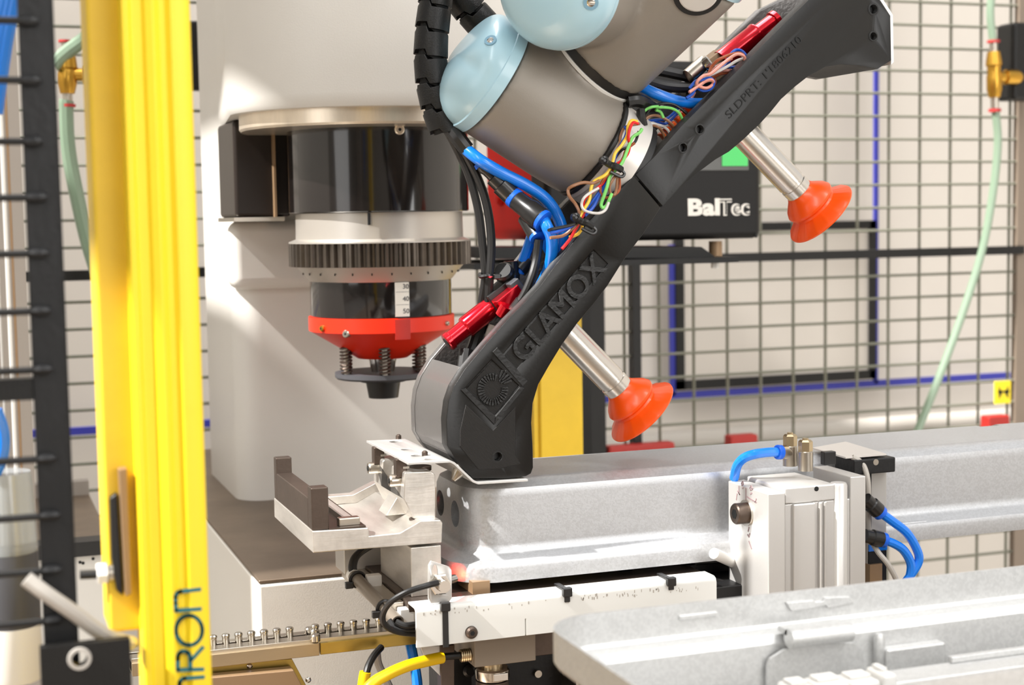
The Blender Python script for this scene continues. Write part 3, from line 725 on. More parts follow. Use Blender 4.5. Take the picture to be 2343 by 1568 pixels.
# grey tube on clips, left of the slide
gt = thing('protective_tube', 'grey protective tube clipped beside the slide, cables pushed inside', 'tube', PY(870, 1400, .02))
A_, B_ = PY(808, 1316, .075), PY(910, 1424, -.012)
d_ = (B_ - A_).normalized(); L_ = (B_ - A_).length
part('tube', lathe(NB(), A_, d_, [(0, .0038), (0, .0046), (L_, .0046), (L_, .0036), (L_ - .02, .0036), (L_ - .02, .0005)], 22), mat('grey tube', (132, 122, 110), .3, .35), gt)
part('end_cap', lathe(NB(), A_ - d_ * .003, d_, [(0, .003), (.001, .0048), (.006, .005)], 18), 'white', gt)
for t_ in (.22, .93):
    c = A_.lerp(B_, t_) + V((.010, .004, 0))
    part('clip', box(NB(), c - V((.006, .004, .008)), c + V((.005, .004, .006))), 'white', gt, 'white plastic clip', bev=.001)
for t_, lab in ((.1, 'black cable tie around the rear end of the grey tube'), (.72, 'black cable tie around the front end of the grey tube')):
    c = A_.lerp(B_, t_); _, u_, w_ = basis(d_)
    pts = [c + (u_ * math.cos(k * PI / 6) + w_ * math.sin(k * PI / 6)) * .0056 for k in range(13)]
    t = thing('cable_tie', lab, 'cable tie', c)
    part('strap', tube(NB(), pts, .0013, 6, 2), 'plastic', t)
    hp = c + V((-.007, -.003, -.003)); part('head', box(NB(), hp - V((.003, .002, .0025)), hp + V((.003, .002, .0025))), 'plastic', t, bev=.0006)
for k, (du, lab) in enumerate(((0, 'black cable rising from the rear end of the grey tube, left one'), (8, 'black cable rising from the rear end of the grey tube, right one'))):
    hose('tube_cable', p3([(806 + du, 1320, .073), (803 + du, 1295, .075), (812 + du, 1272, .08), (840 + du, 1252, .09), (880, 1240, .1)]), .002, 'rubber', lab, 'cable')
c = PY(845, 1275, .115)
bk = thing('rear_clamp_block', 'pale block at the back beneath the fixture plate', 'block', c - V((0, 0, .01)))
part('block', box(NB(), c - V((.02, .0, .012)), c + V((.03, .03, .012))), 'aluwhite', bk, bev=.001)

# ================================================================== PNEUMATIC CLAMP IN FRONT OF THE HOUSING
YP = -.062
pm = thing('pneumatic_clamp', 'pale aluminium pneumatic cylinder clamp in front of the housing', 'cylinder', PY(1860, 1360, YP))
px0 = PY(1758, 1240, YP).x; zpt = PY(1758, 1131, YP).z; zpb = .90
zbt = PY(1880, 1112, YP).z
xq = PY(1797, 1240, YP).x
part('end_plate', box(NB(), (px0, YP, zpb), (xq, -.001, zpt)), 'aluwhite', pm, 'bright end plate with pencil marks', bev=.0008)
x1 = PY(1986, 1240, YP).x; x0b = PY(1801, 1240, YP).x
part('body', box(NB(), (x0b, YP + .004, zpb), (PY(1952, 1240, YP).x, -.002, zbt - .012)), 'aluwhite', pm, bev=.001)
part('top_cap', box(NB(), (x0b, YP + .003, zbt - .012), (PY(1916, 1240, YP).x, -.002, zbt)), 'aluwhite', pm, bev=.0012)
for u0, u1, dy, nm in ((1818, 1868, .001, 'rib'), (1878, 1884, .001, 'rib'), (1890, 1896, .002, 'rib')):
    part(nm, box(NB(), (PY(u0, 1240, YP).x, YP + dy, zpb), (PY(u1, 1240, YP).x, YP + .006, zbt - .0125)), 'aluwhite', pm, bev=.0008)
part('corner_post', lathe(NB(), V((PY(1930, 1240, YP).x, YP + .007, zpb)), (0, 0, 1), [(0, .0066), (zbt - zpb - .002, .0066), (zbt - zpb, .0056)], 20), 'aluwhite', pm)
part('side_plate', box(NB(), (PY(1951, 1240, YP).x, YP + .003, zpb), (x1, -.006, PY(1970, 1092, YP).z)), 'aluwhite', pm, bev=.0008)
p = PY(1868, 1119, YP + .003); part('vent_hole', lathe(NB(), p, (0, -1, 0), [(-.002, .0018), (.0003, .0018)], 14), 'hole', pm)
pl = thing('linear_slide', 'grey linear slide with black cap standing behind the pneumatic clamp', 'slide', PY(2000, 1310, -.012))
yh = -.012
h0, h1 = PY(1984, 1300, yh), PY(2029, 1075, yh)
part('body', box(NB(), (h0.x, yh, .90), (h1.x, .004, h1.z)), mat('grey slide', (176, 172, 166), .2, .4), pl, bev=.0008)
part('groove', box(NB(), (PY(1990, 1200, yh).x, yh - .0005, h0.z), (PY(1993, 1200, yh).x, yh + .001, h1.z)), 'hole', pl)
part('cap', box(NB(), (PY(1935, 1060, yh).x, yh - .012, h1.z), (h1.x, .004, PY(2020, 1042, yh).z)), 'blackfront', pl, 'black cap', bev=.001)
part('cap_hole', lathe(NB(), PY(2004, 1058, yh - .0121), (0, -1, 0), [(-.001, .0024), (.0002, .0024)], 14), 'zinc', pl)
part('blue_band', box(NB(), (PY(1987, 1255, yh).x, yh - .001, PY(1990, 1262, yh).z), (h1.x, .0, PY(1990, 1246, yh).z)), 'hose', pl, 'blue band')
part('foot', box(NB(), (PY(1986, 1262, yh).x, yh - .0015, .90), (h1.x - .001, .0, PY(1990, 1262, yh).z)), 'blackfront', pl, 'black foot')
part('foot_plate', box(NB(), (PY(1984, 1262, yh).x, yh - .004, .90), (PY(2012, 1300, yh).x, .0, PY(1990, 1290, yh).z)), 'bronze', pl)
cvz = PY(1960, 1046, yh - .006).z
cv_ = solo('cover_sheet', prism(NB(), [PZ(1858, 1028, cvz), PZ(1935, 1014, cvz), PZ(2028, 1042, cvz), PZ(1935, 1050, cvz)], (0, 0, .0012)), 'flange', 'thin pale cover sheet lying on top of the linear slide', 'sheet')
p = PY(1895, 1045, -.03); solo('small_switch', box(NB(), p - V((.005, .003, .006)), p + V((.005, .003, .004))), 'plastic', 'small black block under the thin cover sheet', 'switch', bev=.0006)
p = PX(1709, 1174, px0)
bo = thing('cap_screw', 'large socket head screw in the bright end plate of the pneumatic clamp', 'screw', p)
part('washer', lathe(NB(), p, (-1, 0, 0), [(0, .0098), (.0016, .0098)], 24), 'chrome', bo)
part('head', lathe(NB(), p + V((-.0016, 0, 0)), (-1, 0, 0), [(0, .0078), (.0078, .0078), (.0088, .007)], 24), 'darksteel', bo)
part('socket', lathe(NB(), p + V((-.0103, 0, 0)), (-1, 0, 0), [(0, .0038), (.0003, .0038)], 6), 'hole', bo)
def stroke(bm, pts, x, w):
    P = [PX(u, v, x) - V((.0003, 0, 0)) for u, v in pts]
    for a, b in zip(P, P[1:]):
        d = (b - a).normalized(); n = V((1, 0, 0)).cross(d) * w
        prism(bm, [a - d * w * .5 + n, b + d * w * .5 + n, b + d * w * .5 - n, a - d * w * .5 - n], (.0005, 0, 0))
bm = NB()
for s in ([(1700, 1102), (1697, 1106), (1698, 1111), (1701, 1108), (1700, 1102)], [(1701, 1116), (1699, 1118)], [(1691, 1113), (1691, 1128), (1693, 1132), (1688, 1124)], [(1687, 1130), (1685, 1144)], [(1707, 1118), (1707, 1143)],
          [(1719, 1112), (1716, 1117), (1718, 1122), (1722, 1119), (1719, 1112)], [(1721, 1128), (1717, 1131)], [(1710, 1137), (1724, 1146), (1731, 1150)], [(1731, 1141), (1728, 1150)],
          [(1714, 1207), (1712, 1216)], [(1711, 1224), (1714, 1229), (1716, 1222)], [(1714, 1239), (1720, 1256)]): stroke(bm, s, px0, .0005)
part('pencil_marks', bm, 'ink', pm, kind='stuff')
# fittings on top
def fit(u, v0, v1, y, r, lab, name='speed_controller'):
    t = thing(name, lab, 'fitting', PY(u, v0, y))
    a, b = PY(u, v0, y), PY(u - .5, v1, y); b = V((a.x, a.y, b.z)); L = (b - a).length
    part('body', lathe(NB(), a, (0, 0, 1), [(0, r), (L * .6, r), (L * .62, r * .9)], 24), 'zinc', t)
    part('screw_head', lathe(NB(), a + V((0, 0, L * .62)), (0, 0, 1), [(0, r * .95), (L * .3, r * .95), (L * .36, r * .7)], 6), 'palebrass', t, 'brass hex head')
    part('stem', lathe(NB(), a + V((0, 0, L * .95)), (0, 0, 1), [(0, r * .4), (L * .08, r * .4)], 10), 'palebrass', t)
    return t, a, L
t1, a1, l1 = fit(1808, 1066, 992, -.02, .0055, 'banjo elbow fitting with brass hex head on top of the clamp, rear one')
t2, a2, l2 = fit(1843, 1077, 1005, -.035, .0056, 'straight fitting with brass hex head on top of the clamp, front one')
e0 = a1 + V((0, 0, l1 * .42)); e1 = PY(1784, 1035, -.022)
part('elbow', rod(NB(), e0, e1, .0052, 18), 'zinc', t1)
part('collar', lathe(NB(), e1, e1 - e0, [(-.001, .0055), (.0022, .0055), (.003, .0045)], 18), 'bluecollar', t1, 'blue release collar')
hose('air_hose', [e1] + p3([(1760, 1035, -.022), (1725, 1040, -.020), (1700, 1050, -.016), (1686, 1068, -.01), (1680, 1095, -.003)]), .0036, 'hose', 'bright blue hose curving from the banjo fitting over the clamp', 'hose')
def pushfit(a, b, lab, group=None):
    t = thing('push_fitting', lab, 'fitting', a); a, b = V(a), V(b); d = b - a; L = d.length
    part('body', lathe(NB(), a, d, [(0, .0052), (L * .35, .0052), (L * .4, .0062), (L * .85, .0062), (L * .9, .0055)], 18), 'plastic', t)
    part('collar', lathe(NB(), a + d * .88, d, [(0, .0058), (.0032, .0058), (.004, .005)], 18), 'bluecollar', t, 'blue release collar')
ya = -.03
pushfit(PY(1980, 1142, ya), PY(2014, 1174, ya), 'black push fitting on the clamp side, upper of two')
pushfit(PY(1978, 1226, ya), PY(2022, 1236, ya), 'black push fitting on the clamp side, lower of two')
hose('air_hose', p3([(2012, 1172, ya), (2040, 1192, ya), (2075, 1220, ya), (2098, 1258, ya), (2102, 1285, ya), (2084, 1316, ya), (2062, 1345, ya)]), .0035, 'hose', 'blue hose arching from the upper push fitting', 'hose')
hose('air_hose', p3([(2020, 1236, ya), (2042, 1243, ya), (2066, 1258, ya), (2082, 1284, ya), (2084, 1308, ya), (2074, 1345, ya)]), .0035, 'hose', 'blue hose arching from the lower push fitting', 'hose')
hose('sensor_cable', p3([(1950, 1046, -.02), (1972, 1060, -.022), (1984, 1090, -.026), (1987, 1130, -.026), (1986, 1180, -.022), (1990, 1225, -.02), (2008, 1262, -.03), (2032, 1292, -.035), (2052, 1330, -.035), (2060, 1360, -.03)]), .0021, 'greycable', 'grey sensor cable running down the side of the linear slide', 'cable')
p = PX(1620, 1270, px0 - .03)
rg = thing('guide_rod', 'white rod with round end pointing out beside the clamp end plate', 'rod', PY(1650, 1280, -.012))
part('rod', lathe(NB(), PY(1632, 1266, -.02), PY(1668, 1283, -.008) - PY(1632, 1266, -.02), [(0, .003), (.001, .0042), (.03, .0042)], 18), 'white', rg)

# ================================================================== GRIPPER (end effector)
YBK = YG + .082                             # back cheek
up_edge = [(1023, 1021), (1021, 961), (1026, 920), (1038, 885), (1063, 845), (1110, 789), (1160, 733), (1202, 691), (1237, 653), (1265, 614), (1310, 556), (1345, 508), (1395, 455), (1450, 403)]
up_edge2 = [(1450, 403), (1500, 356), (1560, 288), (1620, 228), (1680, 169), (1740, 108), (1800, 48), (1862, -12)]
right_end = [(1960, -60), (1992, -30), (2037, 36), (2039, 138), (2008, 163)]
low_edge2 = [(2008, 158), (1968, 150), (1923, 147), (1888, 153), (1850, 174), (1818, 199), (1787, 227), (1762, 258), (1738, 284), (1700, 320), (1668, 347), (1637, 365), (1602, 391), (1566, 420), (1514, 474)]
low_edge = [(1514, 474), (1472, 535), (1426, 597), (1391, 653), (1359, 695), (1321, 740), (1286, 789), (1256, 838), (1232, 880), (1219, 923), (1216, 968), (1219, 1021), (1220, 1070), (1215, 1084), (1204, 1090)]
foot = [(1160, 1095), (1084, 1095), (1072, 1086), (1037, 1046)]
gr = thing('gripper', 'black printed vacuum gripper with two orange suction cups, tilted on the robot wrist', 'gripper', PY(1150, 1095, .04))
PT = .013
lowpoly = pxs(up_edge + [(1452, 404)] + [(1512, 475)] + low_edge[1:] + foot, YG)
uppoly = pxs([(1455, 400)] + up_edge2[1:] + right_end[:-1] + low_edge2 + [(1516, 471)], YG)
fl = part('front_cover_lower', prism(NB(), lowpoly, (0, PT, 0)), 'print3d', gr, bev=.0022, bseg=3)
fu = part('front_cover_upper', prism(NB(), uppoly, (0, PT, 0)), 'print3d', gr, bev=.0018, bseg=3)
def gcyl(u, v, r, d0=-.004, d1=.006): p = PY(u, v, YG); return lathe(NB(), p + V((0, d0, 0)), (0, 1, 0), [(0, r), (d1 - d0, r)], 20)
cut(fl, [gcyl(1138, 1045, .0030), prism(NB(), pxs([(1128, 824), (1191, 884), (1132, 957), (1066, 891)], YG - .003), (0, .0042, 0)),
         prism(NB(), pxs([(1150, 815), (1362, 572), (1394, 604), (1180, 852)], YG - .003), (0, .0040, 0))])
fl.data.set_sharp_from_angle(angle=math.radians(30))
cut(fu, [gcyl(1998, 21, .0034), gcyl(1998, 83, .0029), gcyl(1601, 296, .0030), gcyl(1563, 338, .0030)])
fu.data.set_sharp_from_angle(angle=math.radians(30))
for u, v, r, pr in ((1998, 21, .0048, fu), (1998, 83, .0040, fu), (1601, 296, .0042, fu), (1563, 338, .0042, fu), (1138, 1045, .0044, fl)):
    p = PY(u, v, YG); o = part('screw_hole_rim', lathe(NB(), p + V((.0, -.0005 if v < 1000 else -.0011, 0)), (0, 1, 0), [(0, r * .74), (0, r * .9), (.0003, r), (.001, r), (.001, r * .74), (0, r * .74)], 24, caps=False), 'print3d', pr)
    part('screw', lathe(NB(), p + V((0, .005, 0)), (0, 1, 0), [(0, r * .6), (.002, r * .6)], 16), 'rubber', pr)
# lettering panel, letters, sunburst emblem
ex = (PY(1360, 605, YG) - PY(1188, 800, YG)).normalized(); ey = V((0, 1, 0)).cross(ex) * -1
if ey.z < 0: ey = -ey
part('letter_panel', prism(NB(), pxs([(1152, 816), (1362, 575), (1392, 604), (1181, 850)], YG + .0008), (0, .003, 0)), 'printfine', fl)
bl = PY(1197, 833, YG + .0008)
wl = (PY(1386, 618, YG) - bl).dot(ex)
lh = .0165
for k_ in (-1, 1): text('lettering', 'GLAMOX', bl + V((0, -.0002 - .00005 * k_, 0)) + ex * .0006 * k_ + ey * .0003 * k_, ex, ey, lh / .70, .0016, 'print3d', fl, width=wl, label='raised black lettering')
part('divider_bar', prism(NB(), pxs([(1128, 806), (1138, 796), (1207, 872), (1196, 884)], YG - .0012), (0, .003, 0)), 'print3d', fl)
part('frame_bar', prism(NB(), pxs([(1056, 893), (1066, 889), (1137, 956), (1132, 972)], YG - .0012), (0, .003, 0)), 'print3d', fl)
part('frame_bar', prism(NB(), pxs([(1132, 972), (1132, 957), (1190, 886), (1200, 888)], YG - .0012), (0, .003, 0)), 'print3d', fl)
em = part('emblem_panel', prism(NB(), pxs([(1128, 825), (1190, 885), (1132, 956), (1067, 891)], YG + .0010), (0, .003, 0)), 'printfine', fl, 'recessed panel with a sunburst emblem of radial bars')
pc_ = PY(1127, 891, YG + .0010); pxm = dep(pc_) / F
for k in range(30):
    a = math.radians(12 * k + 4)
    r0, r1 = (21, 37)
    if 8 < 12 * k + 4 < 70: r0, r1 = 14, 44
    w = .00062
    d = V((math.cos(a), 0, math.sin(a))); n = V((-d.z, 0, d.x))
    off = V((7 * pxm, 0, 7 * pxm)) if r0 == 14 else V((0, 0, 0))
    p0, p1 = pc_ + off + d * r0 * pxm, pc_ + off + d * r1 * pxm
    if r0 == 14 and k % 2: p0, p1 = pc_ + off + d * 20 * pxm, pc_ + off + d * 40 * pxm
    part('ray', prism(NB(), [p0 + n * w * .5 - V((0, .0012, 0)), p1 + n * w * 1.4 - V((0, .0012, 0)), p1 - n * w * 1.4 - V((0, .0012, 0)), p0 - n * w * .5 - V((0, .0012, 0))], (0, .0014, 0)), 'print3d', em, smooth=0)
fpn = part('foot_panel', prism(NB(), pxs([(1066, 925), (1128, 985), (1180, 930), (1180, 1040), (1192, 1062), (1150, 1072), (1095, 1076), (1052, 1022), (1053, 985)], YG - .0007), (0, .002, 0)), 'printfine', fl, bev=.0006)
cut(fpn, [gcyl(1138, 1045, .0030)])
sb2 = PY(1668, 273, YG)
sx = (PY(1826, 92, YG) - PY(1661, 268, YG)).normalized(); sy = V((0, -1, 0)).cross(sx)
if sy.z < 0: sy = -sy
text('part_number', "SLDPRT: 1'1806210", sb2 + V((0, -.0001, 0)), sx, sy, .0086, .0003, 'hole', fu, width=(PY(1834, 92, YG) - sb2).length, label='engraved part number')
# back cheek, floor, bottom box, end plate
def back(l): return [p + V((0, YBK - YG, 0)) for p in pxs(l, YG)]
part('back_cheek', prism(NB(), back(up_edge + up_edge2[1:] + right_end[:-1] + low_edge2 + low_edge[1:] + foot), (0, .010, 0)), 'printglare', gr, bev=.0015)
def shell(line, t, y0, y1, m, name, label=None):
    P = pxs(line, YG); n = []
    for i, p in enumerate(P):
        d = (P[min(i + 1, len(P) - 1)] - P[max(i - 1, 0)]).normalized(); n.append(p + V((d.z, 0, -d.x)) * t)
    poly = [V((p.x, y0, p.z)) for p in P + n[::-1]]
    return part(name, prism(NB(), poly, (0, y1 - y0, 0)), m, gr, label)
shell(low_edge2 + low_edge[1:], .004, YG + PT, YBK, 'print3d', 'floor_web')
shell(foot[::-1] + low_edge[::-1][:1], -.004, YG + PT, YBK, 'print3d', 'bottom_web') if False else None
part('bottom_web', prism(NB(), [V((p.x, YG + PT, p.z)) for p in pxs([(1204, 1088), (1160, 1093), (1084, 1093), (1072, 1084), (1040, 1046), (1050, 1036), (1084, 1074), (1204, 1072)], YG)], (0, YBK - YG - PT, 0)), 'printglare', gr)
part('side_box', prism(NB(), [V((p.x, YG + PT, p.z)) for p in pxs([(1040, 1046), (1025, 1021), (1023, 961), (1027, 922), (1040, 885), (1066, 842), (1110, 880), (1180, 930), (1180, 1046)], YG)], (0, YBK - YG - PT, 0)), 'printglare', gr, 'glossy dark side of the gripper foot, greyed to stand in for glare', bev=.001)
part('end_plate', prism(NB(), pxs([(1990, -36), (1996, -40), (2043, 34), (2045, 142), (2039, 148), (2039, 138), (2037, 36)], YG + .001), (0, YBK + .008 - YG, 0)), 'white', gr, 'pale sheet rim at the upper end')
# inner ribs of the channel
for u, v in ((1760, 40), (1480, 330)):
    a, b = PY(u, v + 60, YG), PY(u + 60, v + 10, YG)
# suction tubes and cups
def suction(a, b, rt, lab):
    d = (b - a).normalized(); L = (b - a).length
    tb = part('suction_tube', lathe(NB(), a, d, [(0, rt), (L - .012, rt), (L - .0115, rt * .93), (L - .0095, rt * .93), (L - .009, rt), (L, rt * .97)], 40), 'tube', gr, 'polished metal tube')
    def md(t, r, ang): return r * (1 + (.022 if (math.cos(16 * ang) > .86 and .016 < t < .0235) else 0))
    pr = [(-.002, rt * 1.02), (0, rt * 1.12), (.003, rt * 1.38), (.007, rt * 1.72), (.0105, rt * 1.88), (.0125, rt * 1.84), (.0145, rt * 1.66), (.0162, rt * 1.70), (.019, rt * 2.05), (.0225, rt * 2.55), (.0245, rt * 2.72), (.0256, rt * 2.70), (.0256, rt * 2.45), (.020, rt * 1.8), (.016, rt * 1.3)]
    part('suction_cup', lathe(NB(), b, d, pr, 96, md), 'orange', gr, lab)
yt_ = YG + .045
suction(PY(1275, 742, yt_), PY(1421, 893, yt_), .0112, 'orange bellows suction cup, lower one')
suction(PY(1686, 288, yt_), PY(1832, 441, yt_), .0112, 'orange bellows suction cup, upper one')

# ================================================================== ROBOT WRIST
YR = .038
ARM = thing('robot_arm', 'warm grey robot wrist with light blue caps above the gripper', 'robot', PY(1250, 445, YR))
A0 = PY(1130, 185, YR); A1 = PY(1375, 350, YR)
# flatten both axes into the x-z plane
D1 = (A1 - A0).normalized(); S1 = dep(A0) / F
B0 = PY(1360, 130, YR - .002); D2 = (R @ V((.75, .66, .55))).normalized()
rD = .0425
bm = NB()
lathe(bm, A0, D1, [(0, rD * .995), (.004, rD), (.060, rD * 1.0), (.078, rD * .985), (.0885, rD * .965)], 64)
mid = A0 + D1 * .048
ot = B0 - mid; 
seam = B0
lathe(bm, seam - D2 * .045, D2, [(0, rD * .8), (.012, rD * .985), (.0445, rD * .985)], 64)
w1 = part('wrist_housing', bm, 'grey', ARM, 'grey wrist joint next to the gripper')
def blend(o, vox, it):
    r = o.modifiers.new('remesh', 'REMESH'); r.mode = 'VOXEL'; r.voxel_size = vox; r.use_smooth_shade = True
    s = o.modifiers.new('smooth', 'SMOOTH'); s.factor = .5; s.iterations = it
blend(w1, .0018, 14)
bm = NB()
lathe(bm, seam + D2 * .0065, D2, [(0, rD * .99), (.002, rD), (.096, rD), (.099, rD * .99)], 64)
bc = PY(1452, -26, YR); bq = PY(1283, -38, -.030) - bc; bL = bq.length; bd = bq.normalized()
lathe(bm, bc, bd, [(0, rD * 1.02), (bL, rD * 1.02)], 64)
w2 = part('wrist_housing', bm, 'grey', ARM, 'upper grey wrist joint'); blend(w2, .0018, 14)
part('seal_ring', lathe(NB(), seam - D2 * .0022, D2, [(0, rD * .96), (.0004, rD * .992), (.0026, rD * .992), (.0030, rD * .96)], 64), 'white', ARM, 'white seal ring')
part('seal_ring', lathe(NB(), seam + D2 * .0009, D2, [(0, rD * .97), (.0002, rD * .98), (.0066, rD * .98), (.007, rD * .9)], 64), 'rubber', ARM, 'black seal ring')
part('flange_seal', lathe(NB(), A0 + D1 * .0880, D1, [(0, rD * .93), (.0006, rD * .985), (.0030, rD * .985), (.004, rD * .9)], 64), 'rubber', ARM, 'black seal ring at the flange')
part('tool_flange', lathe(NB(), A0 + D1 * .0915, D1, [(0, rD * .90), (.0004, rD * .965), (.0036, rD * .965), (.0038, rD * .94), (.024, rD * .94), (.0245, rD * .9)], 64), 'flange', ARM, 'satin metal tool flange')
part('flange_adapter', lathe(NB(), A0 + D1 * .1160, D1, [(0, rD * .88), (.006, rD * .88)], 48), 'rubber', ARM, 'black adapter plate')
# blue caps
def cap(c, ax, r, depth, side=None, seg=56, name='cap', label='light blue joint cap'):
    d, u, w = basis(ax); bm = NB(); rings = []
    N = 14
    for j in range(N + 1):
        q = j / N; row = []
        for i in range(seg):
            a = 2 * PI * i / seg; dirn = u * math.cos(a) + w * math.sin(a)
            s = 0 if side is None else dirn.dot(side)
            p = 2.2 if side is None else 2.1 + 3.5 * (max(-.2, s) + .2)
            rr = math.sin(q * PI / 2); rho = max(0, 1 - rr) if False else math.cos(q * PI / 2)
            t = depth * (1 - rho ** p) ** (1 / p) * (1 if side is None else (1 - .21 * s * rho))
            row.append(bm.verts.new(c + d * (t + .003) + dirn * r * rho) if j < N else bm.verts.new(c + d * (depth + .003) + dirn * r * .0004))
        rings.append(row)
    base = [bm.verts.new(c + (u * math.cos(2 * PI * i / seg) + w * math.sin(2 * PI * i / seg)) * r) for i in range(seg)]
    rings.insert(0, base)
    for A, B in zip(rings, rings[1:]):
        for i in range(seg): face(bm, (A[i], A[(i + 1) % seg], B[(i + 1) % seg], B[i]))
    face(bm, rings[0][::-1])
    return part(name, bm, 'sky', ARM, label, smooth=60)
n_up = (PY(1193, 70, YR) - A0).normalized()
c1 = cap(A0 - D1 * .0005, -D1, rD * 1.02, .0305, n_up, label='light blue cap at the wrist end, beside the black conduit')
part('cap_rim', lathe(NB(), A0 - D1 * .0055, D1, [(-.0045, rD * 1.0), (-.0035, rD * 1.035), (.0045, rD * 1.04), (.005, rD * 1.02)], 64), 'sky', c1)
def capscrew(u, v, y, r, par, ax):
    p = PY(u, v, y); d = V(ax).normalized()
    o = part('screw', lathe(NB(), p - d * .002, d, [(0, r), (.002, r), (.003, r * .6)], 16), 'chrome', par)
    part('recess', lathe(NB(), p - d * .0012, d, [(-.001, r * 1.7), (.0003, r * 1.7)], 20), mat('cap recess', (120, 160, 182), 0, .4), par)
bcap = cap(bc + bd * bL, bd, rD * 1.06, .024, label='large light blue round cap facing the camera at the top edge')
part('cap_rim', lathe(NB(), bc + bd * (bL - .004), bd, [(0, rD * 1.02), (.0008, rD * 1.065), (.0045, rD * 1.065), (.005, rD * 1.04)], 64), 'sky', bcap)
ccap = cap(seam + D2 * .1085, D2, rD * 1.03, .03, label='light blue cap at the upper right end of the wrist')
part('cap_rim', lathe(NB(), seam + D2 * .1065, D2, [(0, rD * 1.0), (.0005, rD * 1.04), (.004, rD * 1.04), (.0045, rD * 1.02)], 64), 'sky', ccap)
bpy.context.view_layer.update()
def surf(o, u, v):                         # first hit of the line of sight on a built part
    dg = bpy.context.evaluated_depsgraph_get(); ev = o.evaluated_get(dg)
    mi = o.matrix_world.inverted(); r = ray(u, v).normalized()
    ok, loc, nor, _ = ev.ray_cast(mi @ CP, r)
    return (o.matrix_world @ loc, nor) if ok else None
for o, u, v, r in ((c1, 1122, 92, .0026), (bcap, 1352, 6, .003)):
    h = surf(o, u, v)
    if h:
        p, n = h
        s = part('screw', lathe(NB(), p - n * .001, n, [(0, r), (.0012, r), (.0018, r * .6)], 16), 'chrome', o)
        part('recess', lathe(NB(), p - n * .001, n, [(0, r * 1.7), (.0013, r * 1.7)], 20), mat('cap recess', (120, 160, 182), 0, .4), o)

h = surf(w2, 1598, -18)
if h:
    p, n = h
    part('side_port', lathe(NB(), p - n * .004, n, [(0, .0178), (.0046, .0178), (.005, .0172)], 40), 'rubber', ARM, 'black ring of a side port')
    part('port_disc', lathe(NB(), p - n * .004, n, [(0, .0140), (.0058, .0140), (.0064, .0130)], 40), 'flange', ARM, 'pale side port disc')

# ================================================================== CONDUIT, CABLES AND HOSES
def conduit(path, cuts, y, r, lab):
    t = thing('cable_conduit', lab, 'conduit', PY(*path[-1], y))
    P = catmull([PY(u, v, y) for u, v in path], 16)
    for i, (v0, v1) in enumerate(zip(cuts, cuts[1:])):
        def at(v): return min(P, key=lambda p: abs(p.z - PY(path[0][0], v, y).z))
        a, b = at(v0), at(v1); d = (b - a).normalized(); _, u_, w_ = basis(d); bm = NB(); seg = 40
        L = (b - a).length; rows = []
        look = (CP - a); ang0 = math.atan2(look.dot(w_), look.dot(u_))
        for (t_, k) in ((.0004, .80), (.0004, .97), (.0014, 1.0), (L - .0026, 1.03), (L - .0018, 1.03), (L - .0018, .80)):
            row = []
            for j in range(seg):
                an = 2 * PI * j / seg; q = (an - ang0 + PI) % (2 * PI) - PI
                ext = 0
                if t_ > L * .5: ext = -.0045 if .25 < q * RS < 1.15 else (-.0018 if q * RS >= 1.15 else 0)
                if t_ < .002: ext = -.0045 if .25 < q * RS < 1.15 else (-.0018 if q * RS >= 1.15 else 0); ext *= .9
                row.append(a + d * (t_ + ext) + (u_ * math.cos(an) + w_ * math.sin(an)) * r * k)
            rows.append(row)
        loft(bm, rows)
        part('sleeve_ring', bm, 'blackpaint', t)
    part('core', tube(NB(), P[4:-2], r * .78, 14, smooth=False), 'hole', t, 'black inner core')
    return t
RS = 1
conduit([(1010, -110), (1003, -60), (997, 0), (991, 45), (986, 95), (985, 140), (990, 195), (1003, 250), (1024, 306)], [-100, -40, 22, 78, 138, 200, 255, 306], YG + .052, .0122, 'black cable conduit of overlapping sleeve rings hanging beside the blue cap')
conduit([(1010, -60), (1040, -20), (1075, 22), (1108, 62), (1150, 105), (1190, 150)], [-60, -22, 28, 88, 140], YG + .075, .0124, 'second black cable conduit passing behind the blue cap')
yc = YG + .05
hose('tool_cable', p3([(1018, 290, yc), (1040, 330, yc), (1072, 400, yc), (1094, 480, yc), (1104, 560, yc), (1110, 630, yc), (1102, 690, yc + .004), (1090, 760, yc + .01), (1070, 830, yc + .012)]), .0031, 'rubber', 'black cable hanging from the conduit into the gripper, left one', 'cable')
hose('tool_cable', p3([(1024, 285, yc - .004), (1052, 330, yc - .004), (1090, 400, yc - .004), (1114, 470, yc - .004), (1124, 550, yc - .004), (1120, 640, yc - .004), (1116, 700, yc), (1104, 760, yc + .008)]), .0032, 'rubber', 'black cable hanging from the conduit into the gripper, right one', 'cable')
hose('cable_sheath', p3([(1028, 288, yc - .002), (1045, 312, yc - .008), (1068, 342, yc - .010)]), .006, 'plastic', 'black heat shrink sheath at the mouth of the conduit', 'sheath')
tt = thing('cable_tie', 'black cable tie around the two hanging cables', 'cable tie', PY(1115, 632, yc - .008))
part('strap', tube(NB(), [PY(1098, 628, yc - .002), PY(1100, 633, yc - .0055), PY(1116, 631, yc - .0085), PY(1130, 632, yc - .006), PY(1131, 628, yc + .002), PY(1115, 627, yc + .0045), PY(1098, 628, yc - .002)], .0016, 6, 3), 'plastic', tt)
part('head', box(NB(), PY(1130, 640, yc - .009), PY(1141, 626, yc - .003)), 'plastic', tt, bev=.0008)
yh_ = YG + .03
hose('air_hose', p3([(1064, 340, yc - .010), (1100, 368, yh_), (1150, 397, yh_), (1205, 425, yh_), (1250, 457, yh_), (1278, 500, yh_), (1289, 545, yh_), (1284, 580, yh_ + .004)]), .0045, 'hose', 'thick blue hose running from the conduit along the wrist into the gripper', 'hose', seg=14, n=8)
